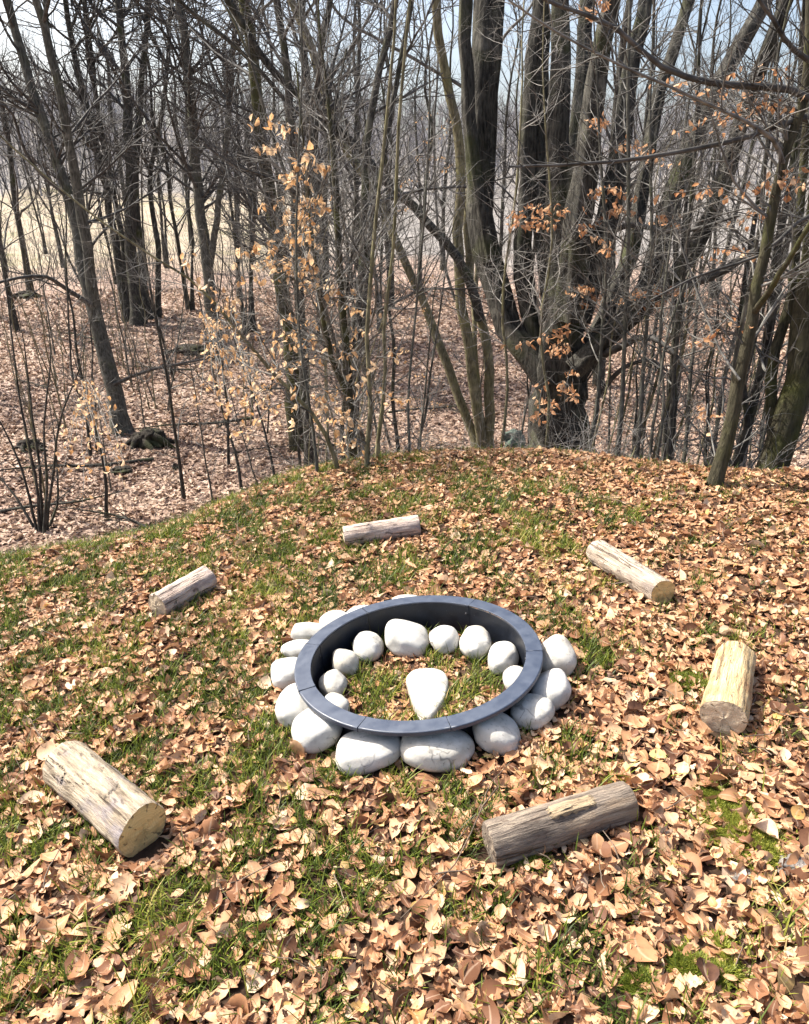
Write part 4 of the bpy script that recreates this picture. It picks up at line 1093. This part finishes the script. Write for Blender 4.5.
# far hillside wood: one mass
def far_wood():
    vs, fs, n0 = [], [], 0
    var = []
    for v in range(10):
        h = 1.0; c = Tubes()
        q = resample([[0, 0, -0.05, 0.012], [rng.normal(0, .01), rng.normal(0, .01), 0.5, 0.008], [rng.normal(0, .03), rng.normal(0, .03), 1.0, 0.002]], 5)
        P, R = q[None, :, :3], q[None, :, 3]
        p, d, r, t, i = sprout(P, R, 20, 0.2, 0.97, 0.7, 0.1); L = rng.uniform(0.1, 0.32, 20) * (1.2 - 0.6 * t)
        P1 = grow(p, d, L, 4, 0.12, 0.12); R1 = np.full((20, 1), 0.0042) * np.linspace(1, 0.4, 4)
        p, d, r, t, i = sprout(P1, R1, 50, 0.2, 1, 0.7, 0.1)
        P2 = grow(p, d, rng.uniform(0.05, 0.15, 50), 3, 0.1, 0.08); R2 = np.full((50, 1), 0.0026) * np.linspace(1, 0.5, 3)
        c.add(P, R, 4); c.add(P1, R1, 3); c.add(P2, R2, 3)
        o = c.build('far_variant', M['far_wood'], None, (0, 0, 0))
        me = o.data; vv = np.empty(len(me.vertices) * 3, np.float32); me.vertices.foreach_get('co', vv)
        ff = np.empty(len(me.loops), np.int32); me.loops.foreach_get('vertex_index', ff)
        var.append((vv.reshape(-1, 3), ff.reshape(-1, 4))); bpy.data.objects.remove(o); bpy.data.meshes.remove(me)
    for k in range(1450):
        d = rng.uniform(92, 175) if k < 1000 else rng.uniform(165, 195); a = rng.uniform(-0.62, 0.62) if k % 4 else rng.uniform(-1.1, 1.1); x = d * math.sin(a); y = d * math.cos(a)
        vv, ff = var[k % 10]; s = rng.uniform(5, 9) * (1.0 if k < 1000 else rng.uniform(0.8, 1.5)); an = rng.uniform(0, 6.28); w = s * rng.uniform(0.9, 1.3)
        p = np.stack([(vv[:, 0] * math.cos(an) - vv[:, 1] * math.sin(an)) * w + x, (vv[:, 0] * math.sin(an) + vv[:, 1] * math.cos(an)) * w + y, vv[:, 2] * s + H(x, y)], 1)
        vs.append(p); fs.append(ff + n0); n0 += len(p)
    o = mesh_np('distant_wood', np.concatenate(vs), np.concatenate(fs), M['far_wood'])
    tag(o, 'mass of bare trees paled with a haze tint on the far hillside', 'woodland', kind='stuff')
far_wood()

fb0 = None
for px, d in [(60, 14), (190, 17), (235, 12), (330, 15), (30, 20), (160, 22), (270, 20), (90, 26), (300, 26), (220, 28), (20, 12), (400, 14), (430, 18), (650, 12), (700, 15), (615, 14), (760, 13), (120, 11), (255, 15), (350, 20)]:
    if fb0 is None:
        t = Tubes(); q = resample([[-1.2, 0, 0.03, .035], [-.3, .1, .06, .028], [.5, -.05, .1, .02], [1.4, .12, .16, .006]], 14); t.add(q[:, :3], q[:, 3], 7)
        P, R = q[None, :, :3], q[None, :, 3]; p, dd, r, tt, i = sprout(P, R, 14, 0.2, 1, 0.7, 0.5); P1 = grow(p, dd, rng.uniform(.25, .8, 14), 6, 0.15, 0.01); R1 = (r * 0.5)[:, None] * np.linspace(1, .3, 6); t.add(P1, R1, 4)
        p, dd, r, tt, i = sprout(P1, R1, 50, 0.2, 1, 0.7, 0.4); P2 = grow(p, dd, rng.uniform(.08, .3, 50), 4, 0.15, 0); t.add(P2, (r * .7)[:, None] * np.linspace(1, .5, 4), 3)
        o = fb0 = t.build('fallen_branch', BD, None, (0, 0, 0)); tag(fb0, 'dark bare branch lying in the leaves of the valley floor', 'branch', 'fallen branches in the valley')
    else: o = copy_tree(fb0)
    x = (px - 404.5) / F_PX * d; o.location = (x, d, H(x, d) + 0.02); g = 0.15
    gx = (H(x + g, d) - H(x - g, d)) / (2 * g); a = rng.uniform(-0.6, 0.6); s_ = rng.uniform(0.5, 1.2); o.scale = (s_, s_, s_)
    o.rotation_euler = (0, -math.atan(gx), a + (PI if rng.uniform() < .5 else 0))

# tangle of pale twigs along the crest
def bramble():
    t = Tubes()
    n = 900
    px = np.concatenate([rng.uniform(560, 809, 620), rng.uniform(300, 560, 280)]); d = rng.uniform(5.6, 8.2, n)
    x = (px - 404.5) / F_PX * d * 1.02; z = height(x, d)
    D = np.stack([rng.normal(0, 0.8, n), rng.normal(0, 0.8, n), np.abs(rng.normal(0.8, 0.4, n))], 1)
    P = grow(np.stack([x, d, z - 0.02], 1), D, rng.uniform(0.2, 0.9, n), 8, 0.22, -0.06); R = rng.uniform(0.0014, 0.003, (n, 1)) * np.linspace(1, 0.4, 8)
    t.add(P, R, 3)
    p, dd, r, tt, i = sprout(P, R, 2600, 0.2, 1, 0.8, 0.3); P2 = grow(p, dd, rng.uniform(0.08, 0.35, 2600), 5, 0.2, 0); R2 = (r * 0.7)[:, None] * np.linspace(1, 0.5, 5); t.add(P2, R2, 3)
    o = t.build('brambles', TP, None, (0, 0, 0))
    tag(o, 'tangle of pale bare twigs and brambles behind the crest', 'undergrowth', kind='stuff')
bramble()
def valley_brush():
    t = Tubes(); c = 70
    cx = rng.uniform(-90, 460, c); cd = rng.uniform(8.5, 30, c); n = c * 16; i = np.repeat(np.arange(c), 16)
    d = cd[i] + rng.normal(0, 0.35, n); x = (cx[i] - 404.5) / F_PX * d + rng.normal(0, 0.4, n); z = height(x, d)
    D = np.stack([rng.normal(0, 0.9, n), rng.normal(0, 0.9, n), np.abs(rng.normal(0.5, 0.4, n))], 1)
    P = grow(np.stack([x, d, z - 0.02], 1), D, rng.uniform(0.25, 1.1, n), 7, 0.22, -0.08); R = rng.uniform(0.002, 0.006, (n, 1)) * np.linspace(1, 0.4, 7); t.add(P, R, 3)
    p, dd, r, tt, i = sprout(P, R, 3200, 0.2, 1, 0.8, 0.3); P2 = grow(p, dd, rng.uniform(0.1, 0.4, 3200), 4, 0.2, 0); t.add(P2, (r * 0.7)[:, None] * np.linspace(1, 0.5, 4), 3)
    o = t.build('low_brush', TD, None, (0, 0, 0)); tag(o, 'low tangles of dark bare brush over the valley floor', 'undergrowth', kind='stuff')
valley_brush()

def scrub():
    t = Tubes(); n = 1500
    px = np.concatenate([rng.uniform(-120, 330, 1000), rng.uniform(330, 900, 500)]); d = rng.uniform(34, 66, n)
    x = (px - 404.5) / F_PX * d; z = height(x, d)
    D = np.stack([rng.normal(0, 0.25, n), rng.normal(0, 0.25, n), np.ones(n)], 1)
    P = grow(np.stack([x, d, z - 0.05], 1), D, rng.uniform(0.7, 2.6, n), 5, 0.12, 0.02); R = rng.uniform(0.008, 0.02, (n, 1)) * np.linspace(1, 0.4, 5); t.add(P, R, 3)
    p, dd, r, tt, i = sprout(P, R, 4500, 0.2, 1, 0.7, 0.1); P2 = grow(p, dd, rng.uniform(0.3, 1.0, 4500), 4, 0.15, 0.02); t.add(P2, (r * 0.7)[:, None] * np.linspace(1, 0.5, 4), 3)
    o = t.build('scrub', TD, None, (0, 0, 0)); tag(o, 'belt of bare scrub along the near edge of the pale field', 'undergrowth', kind='stuff')
scrub()

# stumps, rocks and fallen wood
def lump(name, label, cat, px, py, wpx, hpx, mat, seed, roots=0, group=None):
    p = hit(px, py); dep = fdepth(p); a = 0.5 * wpx * dep / F_PX; c = hpx * dep / F_PX
    v = ICO_V.copy(); f = nz(v, 1.3, seed); g = nz(v, 3.2, seed + 9)
    v = v * (1 + 0.45 * f + 0.25 * g)[:, None] * np.array([a, a * 0.8, c * 0.6])
    if roots == 0:
        o = mesh_np(name, v, ICO_F, mat); o.location = [float(t) for t in p + np.array([0, 0, c * 0.15])]; tag(o, label, cat, group); return o
    root = thing(name, label, cat, p, group)
    o = mesh_np('stump_body', v + np.array([0, 0, c * 0.3]), ICO_F, mat, root)
    for k in range(roots):
        an = k / roots * 6.28 + seed
        q = np.array([[0, 0, c * 0.5], [math.cos(an) * a * 0.8, math.sin(an) * a * 0.7, c * (0.4 + 0.3 * math.sin(3 * k))], [math.cos(an + .3) * a * 1.5, math.sin(an + .3) * a * 1.2, c * 0.05], [math.cos(an + .4) * a * 2.0, math.sin(an + .4) * a * 1.6, -0.1]])
        t = Tubes(); q = resample(q, 9); t.add(q, np.linspace(c * 0.28, c * 0.06, 9), 7); t.build('root', mat, root, (0, 0, 0), 0.12)
    return root
lump('tree_stump', 'dark rotten stump with spreading roots at the foot of the forked tree', 'stump', 150, 446, 32, 20, M['rot_wood'], 3, roots=7)
lump('rotten_log_piece', 'short dark piece of rotten wood in the leaves below the rotten stump', 'dead wood', 122, 472, 24, 7, M['rot_wood'], 4)
lump('rotten_log_piece', 'small black lump of rotten wood right of the rotten stump', 'dead wood', 176, 470, 9, 9, M['rot_wood'], 5)
lump('brush_heap', 'dark heap of dead wood far left on the valley floor', 'dead wood', 26, 298, 22, 7, M['rot_wood'], 6, roots=5)
lump('mound_of_roots', 'dark mossy stump half hidden behind the bare shrub at the left', 'stump', 30, 450, 24, 12, M['rot_wood'], 7, roots=5)
lump('dead_wood_lump', 'low dark dead wood behind the middle trunk of the valley', 'dead wood', 195, 352, 40, 8, M['rot_wood'], 8, roots=4)
lump('mossy_boulder', 'green mossy boulder peeping over the crest beside the four-stemmed tree', 'boulder', 513, 447, 22, 22, M['mossy_rock'], 9)
lump('bark_piece', 'dark grey chunk of old bark in the leaves at the lower right', 'bark piece', 793, 868, 34, 12, M['grey_bark_bit'], 10)
lump('bark_piece', 'smaller charred bark chunk in the leaves below the moss patch', 'bark piece', 748, 878, 26, 9, M['grey_bark_bit'], 12)

# ------------------------------------------------------------------ world, sun, camera
SUN_AZ = (-0.82, 0.42); SUN_EL = math.radians(50)
w = bpy.data.worlds.new('World'); scene.world = w; w.use_nodes = True
nt = w.node_tree; bg = nt.nodes['Background']
sky = nt.nodes.new('ShaderNodeTexSky'); sky.sky_type = 'NISHITA'; sky.sun_disc = False
sky.sun_elevation = SUN_EL; sky.sun_rotation = math.atan2(SUN_AZ[0], SUN_AZ[1])
sky.dust_density = 5.0; sky.air_density = 1.0
nt.links.new(sky.outputs[0], bg.inputs[0]); bg.inputs[1].default_value = 0.135
sl = bpy.data.lights.new('sun', 'SUN'); sl.energy = 5.0; sl.angle = math.radians(0.6); sl.color = (1.0, 0.94, 0.84)
so = bpy.data.objects.new('sun', sl); COL.objects.link(so)
sd = norm(np.array([[SUN_AZ[0], SUN_AZ[1], 0]]))[0] * math.cos(SUN_EL) + np.array([0, 0, math.sin(SUN_EL)])
so.rotation_euler = Vector(sd).to_track_quat('Z', 'Y').to_euler()

cam = bpy.data.cameras.new('camera'); co = bpy.data.objects.new('camera', cam); COL.objects.link(co)
co.location = CAM.tolist(); co.rotation_euler = (PI / 2 - PITCH, 0, 0)
cam.sensor_fit = 'VERTICAL'; cam.sensor_height = 24.0; cam.lens = 24.0 * F_PX / H_PX
cam.clip_start = 0.05; cam.clip_end = 3000
scene.camera = co
scene.render.resolution_x = W_PX; scene.render.resolution_y = H_PX
vs = scene.view_settings; vs.view_transform = 'Standard'; vs.look = 'None'; vs.exposure = 1.1; vs.gamma = 1.0
scene.cycles.max_bounces = 6; scene.cycles.use_denoising = True
